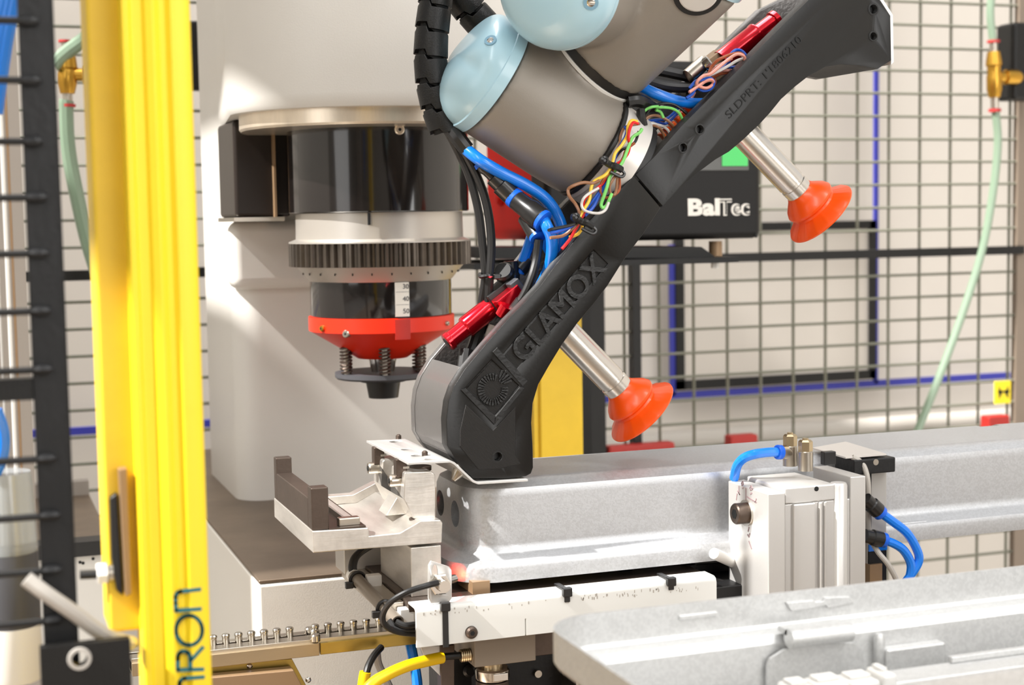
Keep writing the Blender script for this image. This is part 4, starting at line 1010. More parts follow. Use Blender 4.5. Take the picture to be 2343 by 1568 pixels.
hose('air_hose', p3([(1241, 500, yh_ - .014), (1250, 516, yh_ - .022), (1262, 545, yh_ - .022), (1262, 585, yh_ - .016), (1252, 625, yh_ - .008), (1230, 668, yh_), (1215, 700, yh_ + .006)]), .0044, 'hose', 'blue hose bending down from the front push fitting into the gripper', 'hose', seg=14)
hose('air_hose', p3([(1222, 520, yh_ + .02), (1212, 555, yh_ + .022), (1200, 590, yh_ + .024), (1188, 625, yh_ + .026)]), .0040, 'hose', 'blue hose at the back of the Y fitting', 'hose')
hose('air_hose', p3([(1238, 540, yh_ - .0), (1258, 575, yh_ + .002), (1272, 600, yh_ + .006), (1280, 630, yh_ + .012)]), .0040, 'hose', 'short blue hose hidden between the two thick blue hoses', 'hose')
yf = thing('y_fitting', 'black Y push fitting with blue collars under the wrist', 'fitting', PY(1210, 500, yh_))
a, b = PY(1098, 378, yh_ + .008), PY(1172, 450, yh_ + .002)
d = (b - a).normalized(); L = (b - a).length
part('nipple', lathe(NB(), a, d, [(0, .0035), (L * .12, .0042), (L * .2, .0034), (L * .38, .0034), (L * .4, .0058), (L * .62, .0058), (L * .64, .0072), (L * .97, .0072), (L, .0060)], 20), 'plastic', yf)
part('end_collar', lathe(NB(), a - d * .0025, d, [(0, .0036), (.003, .0044)], 16), 'bluecollar', yf, 'small blue collar')
c2 = PY(1243, 506, yh_ - .018)
d2 = (c2 - b).normalized(); L2 = (c2 - b).length
part('gold_ring', lathe(NB(), b - d2 * .003, d2, [(0, .0066), (.0022, .0068)], 20), 'brass', yf, 'brass ring')
part('blue_ring', lathe(NB(), b - d2 * .0008, d2, [(0, .0068), (.0012, .0075), (.005, .0075), (.006, .0062)], 20), 'bluecollar', yf, 'blue ring')
part('body', lathe(NB(), b + d2 * .004, d2, [(0, .0062), (.001, .0074), (L2 * .35, .0076), (L2 * .45, .0086), (L2 * .78, .0086), (L2 * .80, .0082)], 24), 'plastic', yf)
part('front_collar', lathe(NB(), c2 - d2 * .003, d2, [(0, .0082), (.0036, .0082), (.0044, .0064)], 20), 'bluecollar', yf, 'blue release collar')
c3 = PY(1233, 546, yh_ - .010); c3a = PY(1205, 498, yh_ + .004)
part('side_body', rod(NB(), c3a, c3a.lerp(c3, .86), .0068, 20), 'plastic', yf)
part('side_collar', lathe(NB(), c3a.lerp(c3, .86), c3 - c3a, [(0, .0066), (.0025, .0066), (.0032, .005)], 20), 'bluecollar', yf, 'blue release collar')
hose('valve_cable', p3([(1233, 548, yh_ - .012), (1228, 590, yh_ - .010), (1216, 635, yh_ - .012), (1196, 680, yh_ - .010), (1170, 712, yh_ - .004), (1150, 745, yh_ + .006)]), .0032, 'rubber', 'glossy black cable bending into the lower red ejector', 'cable', n=8)
hose('valve_sheath', p3([(1192, 688, yh_ - .0095), (1174, 712, yh_ - .005), (1160, 735, yh_)]), .0042, 'rubber', 'black sheath on the cable end beside the red ejector', 'sheath')
hose('inner_cable', p3([(1128, 745, YG + .05), (1120, 770, YG + .05), (1116, 800, YG + .052), (1108, 840, YG + .055)]), .0036, 'greycable', 'grey brown cable diving into the lower gripper channel', 'cable')
hose('inner_cable', p3([(1098, 745, YG + .056), (1085, 790, YG + .056), (1070, 830, YG + .052), (1062, 880, YG + .045)]), .0048, 'plastic', 'thick black cable diving into the lower gripper channel', 'cable')
hose('shrink_sleeve', p3([(1068, 802, YG + .05), (1062, 850, YG + .045), (1058, 900, YG + .04)]), .0056, 'rubber', 'dark grey shrink sleeve in the lower gripper channel', 'sleeve')
# red vacuum ejectors
ye = YG + .052
ej = thing('vacuum_ejector', 'lower red anodised ejector with black block in the gripper channel', 'ejector', PY(1075, 760, ye))
a, b = PY(1124, 703, ye), PY(1022, 785, ye); d = (b - a).normalized(); L = (b - a).length
part('silencer', lathe(NB(), a, d, [(0, .0082), (L * .56, .0084), (L * .58, .0080), (L * .60, .0066), (L * .9, .0064), (L * .91, .0072), (L * .985, .0072), (L, .006)], 32), 'red', ej, 'red anodised silencer')
part('bore_shade', lathe(NB(), b + d * .0001, d, [(0, .004), (.0002, .004)], 16), 'hole', ej)
nrm = V((-d.z, 0, d.x))
def obox(name, c, ax, h, m, par, lab=None, bev=.0008):
    ax = V(ax).normalized(); up = V((0, 1, 0)); sd = ax.cross(up).normalized()
    P = [c - ax * h[0] - up * h[1] - sd * h[2], c + ax * h[0] - up * h[1] - sd * h[2], c + ax * h[0] - up * h[1] + sd * h[2], c - ax * h[0] - up * h[1] + sd * h[2]]
    return part(name, prism(NB(), P, (0, 2 * h[1], 0)), m, par, lab, bev=bev)
obox('block', a - d * .010, d, (.0105, .010, .0105), 'plastic', ej)
fq = PY(1170, 638, ye)
part('elbow', lathe(NB(), a - d * .020, fq - (a - d * .020), [(0, .006), (.012, .0065), (.014, .0055), (.022, .0055)], 20), 'plastic', ej)
part('push_ring', lathe(NB(), PY(1155, 628, ye - .004), V((-.5, -.75, .5)), [(0, .0075), (.005, .0075), (.007, .006)], 24), 'plastic', ej)
part('push_face', lathe(NB(), PY(1156, 627, ye - .009), V((-.5, -.75, .5)), [(0, .0042), (.0009, .0042)], 20), 'zinc', ej)
part('push_ring', rod(NB(), PY(1188, 618, ye + .004), PY(1208, 596, ye + .004), .0062, 20), 'plastic', ej)
ev = thing('valve_block', 'small red valve block with dark top beside the lower red ejector', 'valve', PY(1165, 700, ye - .016))
obox('body', PY(1166, 687, ye - .016), d, (.0105, .006, .007), 'red', ev)
obox('cover', PY(1184, 664, ye - .014), d, (.004, .007, .0085), 'darkgrey', ev)
part('stem', rod(NB(), PY(1160, 700, ye - .026), PY(1148, 722, ye - .022), .0048, 18), 'red', ev)
e2_ = thing('vacuum_ejector', 'upper red anodised ejector beside the coloured wire bundle', 'ejector', PY(1715, 110, ye))
a, b = PY(1650, 140, ye), PY(1778, 42, ye); d = (b - a).normalized(); L = (b - a).length
part('silencer', lathe(NB(), a, d, [(0, .0084), (L * .58, .0086), (L * .6, .0092), (L * .63, .0092), (L * .64, .0066), (L * .92, .0064), (L * .925, .0078), (L * .985, .0078), (L, .0066)], 32), 'red', e2_, 'red anodised silencer')
obox('block', PY(1637, 150, ye + .006), d, (.010, .009, .009), 'bronze', e2_)
part('elbow', rod(NB(), PY(1640, 160, ye), PY(1560, 205, ye), .0055, 16), 'plastic', e2_)
vn = thing('needle_valve', 'small chromed valve between wrist and upper red ejector', 'valve', PY(1600, 160, ye - .01))
part('lever', rod(NB(), PY(1575, 175, ye - .014), PY(1612, 142, ye - .014), .0058, 14), 'zinc', vn)
part('ring', lathe(NB(), PY(1612, 152, ye - .016), V((.7, -.4, .6)), [(0, .0058), (.0022, .0066), (.005, .0066), (.006, .005)], 22), 'chrome', vn)
part('hub', lathe(NB(), PY(1622, 168, ye - .016), V((.7, -.4, .6)), [(0, .0062), (.005, .0062), (.006, .005)], 22), 'plastic', vn)
yw = YG + .02
hose('valve_cable', p3([(1500, 160, yw + .03), (1540, 168, yw + .028), (1590, 180, yw + .024), (1630, 195, yw + .02)]), .0042, 'rubber', 'thick black cable between wrist and wire bundle, upper one', 'cable')
hose('valve_cable', p3([(1480, 186, yw + .02), (1520, 197, yw + .02), (1570, 200, yw + .02), (1620, 190, yw + .02)]), .0042, 'rubber', 'thick black cable between wrist and wire bundle, lower one', 'cable')
hose('air_hose', p3([(1468, 200, yw + .004), (1500, 214, yw), (1545, 230, yw), (1590, 237, yw + .002), (1640, 234, yw + .008), (1680, 225, yw + .016)]), .0042, 'hose', 'blue hose arching from the wrist into the upper gripper channel', 'hose', seg=14)
hose('cable_grommet', p3([(1434, 232, yw - .004), (1458, 230, yw - .004), (1480, 240, yw), (1498, 250, yw + .004)]), .0052, 'plastic', 'shiny black cable sheath at the corner of the wrist', 'sheath')
hose('cable_grommet', p3([(1466, 252, yw - .006), (1468, 270, yw - .008), (1472, 288, yw - .008)]), .0034, 'plastic', 'black tape binding where the thin wires split', 'tape')
# fine wires: each one a thing
WL = {'w_brown': 'brown', 'w_yellow': 'yellow', 'w_green': 'light green', 'w_blue': 'blue', 'w_red': 'red', 'w_white': 'white', 'w_pink': 'pink', 'w_black': 'black', 'w_rust': 'rust brown', 'w_grey': 'grey'}
def zp(pts, ox, oy, k, y): return [PY(ox + a / k, oy + b / k, y - .0012 * math.sin(i * 1.7 + a)) for i, (a, b) in enumerate(pts)]
def wire(m, pts, y, lab, r=.00105, frame=(1280, 220, 5.227), grp=None):
    hose('thin_wire', zp(pts, *frame, y), r, m, lab, 'wire', grp, seg=7, n=6)
y0w = YG - .009
# bundle in front of the flange (coordinates of one enlarged view)
wire('w_brown', [(960, 330), (790, 370), (730, 480), (720, 580), (660, 700), (640, 790), (610, 860)], y0w + .004, 'brown wire along the left edge of the flange bundle')
wire('w_blue', [(780, 360), (805, 420), (770, 520), (700, 640), (660, 760), (640, 860), (560, 1010), (450, 1180), (330, 1340), (230, 1480)], y0w + .003, 'blue wire running the whole length of the flange bundle')
wire('w_yellow', [(930, 305), (860, 295), (820, 370), (810, 470), (750, 580), (670, 680), (640, 780), (600, 880), (540, 950), (430, 1010), (390, 1060), (370, 1160), (350, 1260), (270, 1390), (235, 1460)], y0w, 'yellow wire weaving down the flange bundle', .00125)
wire('w_red', [(940, 330), (880, 320), (840, 400), (825, 500), (840, 580), (820, 680), (760, 760), (690, 810)], y0w - .001, 'red wire in the upper half of the flange bundle', .00115)
wire('w_green', [(985, 395), (960, 435), (880, 490), (840, 570), (800, 680), (760, 780), (720, 840), (640, 920), (600, 970), (570, 1080), (530, 1200), (500, 1290), (515, 1335), (560, 1310), (600, 1230), (625, 1170)], y0w - .001, 'light green wire looping below the tie of the flange bundle', .00125)
wire('w_black', [(950, 420), (910, 540), (840, 600), (740, 650), (670, 740), (640, 820)], y0w + .002, 'black wire crossing the flange bundle')
wire('w_rust', [(900, 560), (800, 640), (760, 740), (700, 830), (560, 960), (500, 1050), (490, 1130), (520, 1200), (580, 1215), (660, 1180), (715, 1120), (720, 1010), (705, 930)], y0w + .001, 'rust brown wire with a large loop below the tie')
wire('w_brown', [(690, 930), (640, 1000), (600, 1080), (610, 1160), (655, 1180), (680, 1120), (690, 1020), (700, 940)], y0w, 'brown wire with a tight double loop below the tie')
wire('w_brown', [(480, 1010), (400, 1040), (280, 1035), (160, 1075), (105, 1120), (120, 1200), (190, 1290), (235, 1380), (235, 1460)], y0w, 'brown wire bowing far left to the lower tie', .0012)
wire('w_white', [(470, 1100), (380, 1150), (300, 1210), (265, 1290), (290, 1360), (380, 1395), (480, 1400), (550, 1360), (590, 1270)], y0w - .002, 'white wire sagging in a wide loop across the gripper edge')
wire('w_red', [(560, 960), (520, 1040), (420, 1130), (310, 1220), (285, 1300), (300, 1390), (250, 1480)], y0w + .002, 'red wire between blue wires in the lower bundle', .0011)
wire('w_blue', [(640, 880), (600, 960), (540, 1080), (470, 1200), (400, 1330), (300, 1430)], y0w + .002, 'second blue wire beside the first in the lower bundle', .0014)
# below the lower tie
for i, (m, pts, lab) in enumerate((('w_black', [(230, 1500), (130, 1545), (-80, 1590), (-130, 1605)], 'black wire below the lower tie, heading to the blue hose'),
        ('w_blue', [(225, 1490), (120, 1570), (-20, 1620), (-110, 1640)], 'blue wire below the lower tie, heading to the blue hose'),
        ('w_brown', [(235, 1500), (150, 1590), (40, 1670), (-110, 1695)], 'brown wire below the lower tie, heading to the blue hose'),
        ('w_red', [(250, 1490), (190, 1600), (120, 1720), (30, 1830)], 'red wire below the lower tie, running down along the gripper edge'),
        ('w_yellow', [(255, 1490), (270, 1570), (220, 1650), (120, 1690)], 'yellow wire below the lower tie, curling back'))):
    wire(m, pts, y0w + .002 * i, lab, .0012)
for u0, v0, lab in ((600, 820, 'black cable tie around the middle of the thin wire bundle'), (260, 1500, 'black cable tie around the lower end of the thin wire bundle')):
    c = zp([(u0, v0)], 1280, 220, 5.227, y0w - .004)[0]
    t = thing('cable_tie', lab, 'cable tie', c)
    q = zp([(u0 - 70, v0 - 50), (u0, v0), (u0 + 70, v0 + 20), (u0 + 140, v0 + 60)], 1280, 220, 5.227, y0w - .003)
    part('strap', tube(NB(), q, .0026, 8, 4), 'plastic', t)
    part('head', lathe(NB(), q[0] + V((0, .002, 0)), V((0, -1, 0)), [(0, .0032), (.004, .0032), (.005, .0015), (.0042, .001)], 14), 'plastic', t)
    part('tail', tube(NB(), [q[-1], q[-1] + V((.002, -.001, -.003)), q[-1] + V((-.001, -.001, -.005)), q[1] + V((0, -.001, -.005))], .0012, 6, 4), 'plastic', t)
# fan of wires to the orange terminals
fr_ = (1280, 220, 5.227)
fan = [('w_green', [(985, 215), (1040, 160), (1110, 130), (1180, 125)], 'light green wire stub left of the terminal fan'),
       ('w_green', [(1160, 135), (1250, 135), (1350, 150), (1430, 200), (1480, 300)], 'light green wire arching to the upper orange lever'),
       ('w_green', [(1150, 165), (1210, 190), (1245, 260)], 'short light green wire inside the terminal fan'),
       ('w_black', [(1030, 230), (1100, 140), (1220, 90), (1350, 95), (1450, 150), (1530, 220)], 'black wire arching over the terminal fan'),
       ('w_brown', [(1000, 320), (1060, 250), (1150, 230), (1260, 270), (1340, 330), (1380, 390)], 'brown wire arching to the middle orange lever'),
       ('w_brown', [(1010, 330), (1090, 345), (1180, 370), (1230, 430), (1260, 500)], 'brown wire bending down to the lowest orange lever'),
       ('w_white', [(1010, 320), (1100, 330), (1220, 355), (1290, 400), (1320, 450)], 'white wire in the terminal fan, lower one'),
       ('w_white', [(1020, 300), (1090, 310), (1180, 345), (1260, 365)], 'white wire in the terminal fan, upper one'),
       ('w_blue', [(1030, 300), (1150, 285), (1280, 270), (1380, 190), (1440, 120)], 'blue wire in the terminal fan, upper one'),
       ('w_blue', [(1120, 290), (1200, 320), (1270, 330), (1340, 280), (1400, 210)], 'blue wire in the terminal fan, lower one'),
       ('w_red', [(1060, 310), (1150, 310), (1230, 325)], 'short red wire in the terminal fan'),
       ('w_rust', [(1300, 380), (1380, 290), (1440, 200), (1500, 120)], 'rust brown wire rising right of the terminal fan'),
       ('w_pink', [(1320, 400), (1400, 320), (1480, 220), (1510, 110)], 'pink wire rising right of the terminal fan'),
       ('w_white', [(1300, 330), (1370, 270), (1430, 190), (1470, 110)], 'white wire rising right of the terminal fan')]
for i, (m, pts, lab) in enumerate(fan): wire(m, pts, YG + .012 + .0015 * i, lab, .0011)
tb = thing('terminal_strip', 'terminal strip with orange levers along the upper gripper edge', 'terminal strip', PY(1560, 290, YG + .03))
ta, tb2 = PY(1512, 322, YG + .026), PY(1580, 254, YG + .026)
dt = (tb2 - ta).normalized()
obox('body', (ta + tb2) / 2 + V((-.001, .008, -.001)), dt, ((tb2 - ta).length / 2 + .004, .008, .004), 'greycable', tb)
for k in range(6):
    c = ta.lerp(tb2, (k + .4) / 5.6) + V((0, -.001, .001))
    obox('lever', c, dt, (.0017, .004, .0042), 'orangeclip', tb, 'orange lever', bev=.0009)
# knotted telephone-wire bundle
k2 = (1400, 20, 5.227)
kn = [('w_pink', [(925, 1000), (1010, 940), (1100, 880), (1190, 850), (1210, 900), (1130, 950), (1030, 920), (1020, 870), (1100, 800), (1180, 780), (1280, 700), (1400, 600), (1500, 545), (1580, 570), (1590, 620)], 'pink wire knotted in the striped bundle, upper strand'),
      ('w_blue', [(930, 950), (1000, 870), (1080, 850), (1170, 830), (1220, 880), (1180, 960), (1090, 980), (1010, 950), (960, 1020), (890, 1070)], 'blue wire knotted in the striped bundle'),
      ('w_white', [(940, 985), (1040, 930), (1120, 870), (1190, 860), (1215, 900), (1140, 970), (1060, 970), (1010, 900), (1080, 840), (1180, 790), (1290, 740), (1400, 680), (1500, 620), (1580, 600), (1595, 640)], 'white wire knotted in the striped bundle'),
      ('w_rust', [(1060, 840), (1150, 790), (1190, 700), (1260, 620), (1340, 580), (1430, 545), (1520, 530), (1580, 560)], 'rust brown wire leaving the striped knot upward'),
      ('w_pink', [(1060, 850), (1160, 790), (1250, 700), (1350, 640), (1440, 590)], 'pink wire leaving the striped knot upward, middle strand'),
      ('w_blue', [(1190, 790), (1280, 740), (1340, 700), (1400, 640), (1390, 590), (1470, 500), (1540, 500), (1600, 560), (1600, 630)], 'blue wire curling in a loop above the striped knot'),
      ('w_blue', [(1350, 690), (1450, 700), (1540, 680), (1590, 620)], 'blue wire closing the loop above the striped knot'),
      ('w_pink', [(1190, 800), (1290, 750), (1380, 740), (1470, 745)], 'pink wire end pointing right of the striped knot'),
      ('w_rust', [(1200, 830), (1300, 780), (1380, 775), (1430, 790)], 'rust brown wire end pointing right of the striped knot'),
      ('w_rust', [(1060, 850), (1140, 800), (1215, 820), (1235, 890), (1190, 950)], 'rust brown wire wrapped around the striped knot'),
      ('w_pink', [(990, 1000), (950, 1070), (880, 1140)], 'pink wire running down from the striped knot')]
for i, (m, pts, lab) in enumerate(kn): wire(m, pts, YG + .006 + .0018 * i, lab, .0012, k2)

# ================================================================== LEFT FOREGROUND
YL = -.30
lcx = thing('light_curtain', 'tall yellow light curtain profile with teal lettering in the left foreground', 'light curtain', PY(360, 1568, YL))
def vx(u, v, y): return PY(u, v, y).x
ztp_, zbt_ = 1.62, .86
xa_, xb_ = vx(305, 784, YL), vx(457, 784, YL)
# the profile leans a little with the lens; it stands upright
bm = NB()
n_ = 48; prof_ = [(xa_, YL + .030), (xa_, YL + .002), (xa_ + .001, YL)]
wv = [(0.0, 0), (.10, 0), (.14, .0016), (.30, .0016), (.34, 0), (.46, -.0006), (.56, .0016), (.64, .0016), (.72, -.0004), (.90, -.0004), (1, .001)]
pts = [(xa_ + (xb_ - xa_) * t, YL + d) for t, d in wv] + [(xb_ + .001, YL + .003), (xb_ + .001, YL + .030), (xa_, YL + .030)]
prism(bm, [V((x, y, zbt_)) for x, y in pts], (0, 0, ztp_ - zbt_))
part('front_profile', bm, 'yellow', lcx, bev=.0006)
xs_ = PY(240, 784, YL + .035).x
part('rear_profile', box(NB(), (vx(224, 784, YL + .02), YL + .018, PY(300, 1468, YL).z), (xb_ - .004, YL + .05, ztp_)), 'yellowside', lcx, 'deeper yellow rear profile', bev=.002)
# OMRON lettering, reading upwards
tp = PY(402, 1690, YL - .0007)
tz = PY(402, 1400, YL - .0007)
def gl(bm, pts, w):
    P = pts
    for a, b in zip(P, P[1:]):
        d = (b - a).normalized(); n = d.cross(V((0, 1, 0))) * w
        prism(bm, [a - d * w * .6 + n, b + d * w * .6 + n, b + d * w * .6 - n, a - d * w * .6 - n], (0, .0006, 0))
def LT(u, v): return PY(u, v, YL - .0006)
wq = .0009
def arc(cx, cy, rx, ry, a0, a1, n=14): return [LT(cx + rx * math.cos(math.radians(a0 + (a1 - a0) * k / n)), cy + ry * math.sin(math.radians(a0 + (a1 - a0) * k / n))) for k in range(n + 1)]
bm = NB(); gl(bm, [LT(458, 1349), LT(415, 1354)] + arc(416, 1368, 14, 14, -90, -180, 6)[1:] + [LT(402, 1380), LT(403, 1398), LT(459, 1394)], wq); part('letter', bm, 'teal', lcx, 'teal letter N')
bm = NB(); gl(bm, arc(433, 1443, 30, 34, 0, 360, 28), wq); part('letter', bm, 'teal', lcx, 'teal letter O')
bm = NB(); gl(bm, [LT(465, 1532), LT(407, 1534), LT(407, 1510)] + arc(421, 1506, 14, 15, 180, 360, 10) + [LT(436, 1532)], wq); gl(bm, [LT(437, 1512), LT(464, 1482)], wq); part('letter', bm, 'teal', lcx, 'teal letter R')
bm = NB(); gl(bm, [LT(466, 1550), LT(424, 1553)] + arc(425, 1567, 14, 14, -90, -180, 6)[1:] + [LT(411, 1600), LT(467, 1602)], wq); gl(bm, [LT(411, 1600), LT(411, 1640), LT(425, 1652), LT(468, 1650)], wq); part('letter', bm, 'teal', lcx, 'teal letter M')
bm = NB(); gl(bm, arc(440, 1700, 30, 34, 0, 360, 28), wq); part('letter', bm, 'teal', lcx, 'teal letter O')
# clamp on the side of the light curtain
cl_ = thing('side_clamp', 'bronze and black clamp plate on the left side of the yellow light curtain', 'clamp', PY(285, 1365, YL + .02))
part('strip', prism(NB(), pxs([(272, 1075), (291, 1072), (302, 1360), (288, 1366)], YL + .01), (0, .008, 0)), 'bronze', cl_, bev=.0006)
part('jaw', prism(NB(), pxs([(252, 1140), (268, 1128), (282, 1366), (268, 1352), (256, 1280)], YL + .014), (0, .014, 0)), 'rubber', cl_, bev=.001)
bt = thing('clamp_bolt', 'black stud with white hex nut pointing left from the yellow light curtain', 'bolt', PY(230, 1325, YL + .02))
part('stud', rod(NB(), PY(183, 1316, YL + .02), PY(265, 1312, YL + .02), .0022, 14), 'rubber', bt)
part('nut', hexnut(NB(), PY(221, 1313, YL + .02), PY(246, 1311, YL + .02), .0050), 'white', bt, 'pale hex nut')
part('washer', rod(NB(), PY(247, 1311, YL + .02), PY(258, 1310, YL + .02), .0046, 18), 'zinc', bt)
# black fence post with wire ends
YQ = -.33
gp = thing('guard_fence', 'black guard fence post with welded wire ends at the left edge', 'fence', PY(130, 1568, YQ))
xq0, xq1 = vx(72, 784, YQ), vx(153, 784, YQ)
part('post', box(NB(), (xq0, YQ, PY(150, 1475, YQ).z - .02), (xq1, YQ + .004, 1.62)), 'blackfront', gp, bev=.0006)
part('edge', box(NB(), (xq1 - .0012, YQ - .0003, .9), (xq1, YQ + .02, 1.62)), 'blackpaint', gp)
for v, ue in ((-80, 60), (48, 72), (184, 78), (324, 82), (452, 92), (580, 95), (712, 100), (846, 104), (1050, 112), (1180, 122), (1305, 125), (1420, 128)):
    z = PY(ue - 4, v, YQ - .002).z
    part('wire_end', rod(NB(), V((xq0 - .09, YQ - .002, z)), V((PY(ue, v, YQ - .002).x, YQ - .002, z)), .0016, 8), 'blackpaint', gp)
    part('weld', lathe(NB(), V((xq0 + .001, YQ - .0018, z)), (1, 0, 0), [(0, .0018), (.002, .0024), (max(.004, PY(ue, v, YQ).x - xq0), .0022), (max(.006, PY(ue, v, YQ).x - xq0 + .002), .001)], 8), 'blackfront', gp)
part('cross_bar', box(NB(), (xq0 - .09, YQ + .001, PY(40, 918, YQ).z), (xq0 + .002, YQ + .012, PY(40, 868, YQ).z)), 'blackpaint', gp)
fb = thing('fence_foot', 'black foot plate with a pale ringed hole at the lower left', 'plate', PY(190, 1568, YQ - .012))
fo = part('plate', box(NB(), (vx(92, 1510, YQ - .012), YQ - .012, .86), (vx(300, 1510, YQ - .012), YQ - .006, PY(200, 1472, YQ - .012).z)), 'blackpaint', fb, bev=.0006)
ph = PY(182, 1508, YQ - .012)
cut(fo, [lathe(NB(), ph + V((0, -.01, 0)), (0, 1, 0), [(0, .0033), (.03, .0033)], 20)])
part('hole_rim', lathe(NB(), ph + V((0, -.0008, 0)), (0, 1, 0), [(0, .0034), (0, .0048), (.001, .0052), (.002, .0052), (.002, .0034), (0, .0034)], 28, caps=False), 'greycable', fb, 'pale ring')
hose('grey_cable', p3([(60, 1325, -.338), (110, 1362, -.339), (165, 1400, -.337), (215, 1438, -.33), (250, 1458, -.32), (300, 1472, -.29)]), .0034, 'greycable', 'thick beige cable slanting behind the fence post at lower left', 'cable')
# behind the fence post: profiles, cables, filter
YV = -.12
for u0, u1, m, lab in ((1, 6, 'aluwhite', 'thin bright vertical rail at the far left edge'), (19, 29, 'white', 'white vertical tube behind the wire ends, far left'), (34, 40, 'bronze', 'bronze vertical rail left of the black fence post')):
    x0_, x1_ = vx(u0, 784, YV), vx(u1, 784, YV)
    solo('vertical_rail', box(NB(), (x0_, YV, PY(30, 1300, YV).z), (x1_, YV + .006, 1.7)), m, lab, 'rail', bev=.0008)
solo('back_profile', box(NB(), (vx(-60, 784, YV + .05), YV + .05, .9), (vx(66, 784, YV + .05), YV + .06, 1.7)), mat('grey taupe', (150, 142, 134), .1, .5), 'grey taupe machine profile behind the far left rails', 'profile')
for k, (du, lab) in enumerate(((-22, 'blue cable at the top left corner, left strand'), (-10, 'blue cable at the top left corner, middle strand'), (2, 'blue cable at the top left corner, right strand'))):
    hose('blue_cable', p3([(40 + du, -60, -.2), (24 + du, 20, -.2), (10 + du, 90, -.2), (-2 + du, 170, -.2), (-14 + du, 260, -.2)]), .0042, 'hose', lab, 'cable')
hose('blue_cable', p3([(-14, 940, -.2), (2, 990, -.2), (0, 1040, -.2), (-20, 1090, -.2)]), .0044, 'hose', 'blue cable peeping in at the left edge below the cross bar', 'cable')
for v in (255, 335, 500, 635, 690, 760):
    pass
fl_ = thing('air_filter', 'air filter with clear bowl, dark grey collar and beige base at the lower left', 'filter', PY(30, 1560, -.2))
c = PY(16, 1200, -.19); cz = lambda v: PY(16, v, -.19).z
rf = dep(c) / F * 66
part('bowl', lathe(NB(), V((c.x, c.y, 0)), (0, 0, 1), [(cz(1262), rf), (cz(1100), rf * .92), (cz(1080), rf * .86)], 32), 'clear', fl_, 'clear bowl')
part('collar', lathe(NB(), V((c.x, c.y, 0)), (0, 0, 1), [(cz(1430), rf * .98), (cz(1428), rf), (cz(1264), rf), (cz(1255), rf * .95)], 32), 'darkgrey', fl_, 'dark grey collar')
part('base', lathe(NB(), V((c.x, c.y, 0)), (0, 0, 1), [(cz(1556), rf * .94), (cz(1545), rf), (cz(1430), rf), (cz(1428), rf * .9)], 32), 'white', fl_, 'beige base')
# machine cabinet between the posts in the background
yc_ = .55
cbn = thing('machine_cabinet', 'beige machine cabinet with black foam edge behind the left posts', 'cabinet', PY(200, 1500, yc_))
xc0, xc1 = PY(60, 1400, yc_).x, PY(260, 1400, yc_).x - .0
part('body', box(NB(), (xc0, yc_, 0), (xc1, yc_ + .3, PY(215, 1262, yc_).z)), 'cream', cbn, bev=.002)
part('foam_edge', box(NB(), (xc0, yc_ - .008, PY(215, 1268, yc_).z), (xc1, yc_ + .02, PY(215, 1235, yc_).z)), 'rubber', cbn, 'black foam edge')
part('top_plate', box(NB(), (xc0, yc_ + .02, PY(215, 1262, yc_).z), (xc1, yc_ + .3, PY(215, 1240, yc_).z)), 'table', cbn)
part('rear_band', box(NB(), (xc0, yc_ + .28, PY(215, 1240, yc_ + .28).z - .02), (xc1 + .0, yc_ + .3, PY(215, 1100, yc_ + .28).z)), mat('dusty grey', (150, 142, 134), 0, .6), cbn)
for s, (u, v) in enumerate(((183, 1287), (190, 1289), (213, 1279))):
    part('hole', lathe(NB(), PY(u, v, yc_), (0, -1, 0), [(-.002, .0016), (.0004, .0016)], 10), 'hole', cbn)

# ================================================================== BOTTOM CENTRE: CHAIN RAIL, MANIFOLD, SHAFT
YH = .06
cr = thing('chain_rail', 'long steel rail carrying a row of bright pins at the bottom left of centre', 'rail', PY(690, 1480, YH))
zc_t = PY(725, 1462, YH).z
xr0, xr1 = PY(300, 1500, YH).x, PY(985, 1440, YH).x
xm = PY(728, 1470, YH).x
part('upper_rail', box(NB(), (xr0, YH, zc_t - .010), (xr1, YH + .012, zc_t)), 'zinc', cr, bev=.0004)
part('rear_rail', box(NB(), (xr0, YH + .020, zc_t - .010), (xr1, YH + .028, zc_t - .001)), 'zinc', cr, bev=.0004)
part('bed', box(NB(), (xr0, YH + .012, zc_t - .010), (xr1, YH + .020, zc_t - .004)), 'darksteel', cr)
part('lower_rail', box(NB(), (xr0, YH - .004, PY(600, 1512, YH).z), (xm, YH + .012, zc_t - .0022)), 'railbrown', cr, bev=.0005)
part('lower_rail', box(NB(), (xm + .001, YH - .002, PY(800, 1490, YH).z), (xr1, YH + .012, zc_t - .003)), 'gold', cr, 'bright chromated rail section', bev=.0005)
for k in range(16):
    u = 487 + 29.2 * k
    p = PY(u, 1452 - (u - 487) * .096, YH + .014); z = zc_t + .0065
    if 690 < u < 700: continue
    pn = part('pin', lathe(NB(), V((p.x, YH + .014, zc_t - .004)), (0, 0, 1), [(0, .0027), (.0085, .0027), (.009, .0031), (.0102, .0031), (.011, .0024)], 14), 'chrome', cr)
for u, v in ((708, 1436), (722, 1452), (720, 1440)):
    p = PZ(u, v + 12, zc_t); part('screw', lathe(NB(), p, (0, 0, 1), [(-.001, .0036), (.003, .0036), (.004, .0028)], 16), 'chrome', cr)
rb = thing('rail_bracket', 'brown chromated box under the chain rail at bottom left of centre', 'bracket', PY(580, 1568, YH))
part('upper_plate', prism(NB(), pxs([(430, 1527), (668, 1508), (700, 1568), (720, 1620), (430, 1620)], YH + .006), (0, .03, 0)), 'gold', rb, bev=.0005)
part('front_plate', prism(NB(), pxs([(430, 1556), (672, 1534), (702, 1590), (430, 1610)], YH - .008), (0, .012, 0)), 'bronze', rb, bev=.0008)
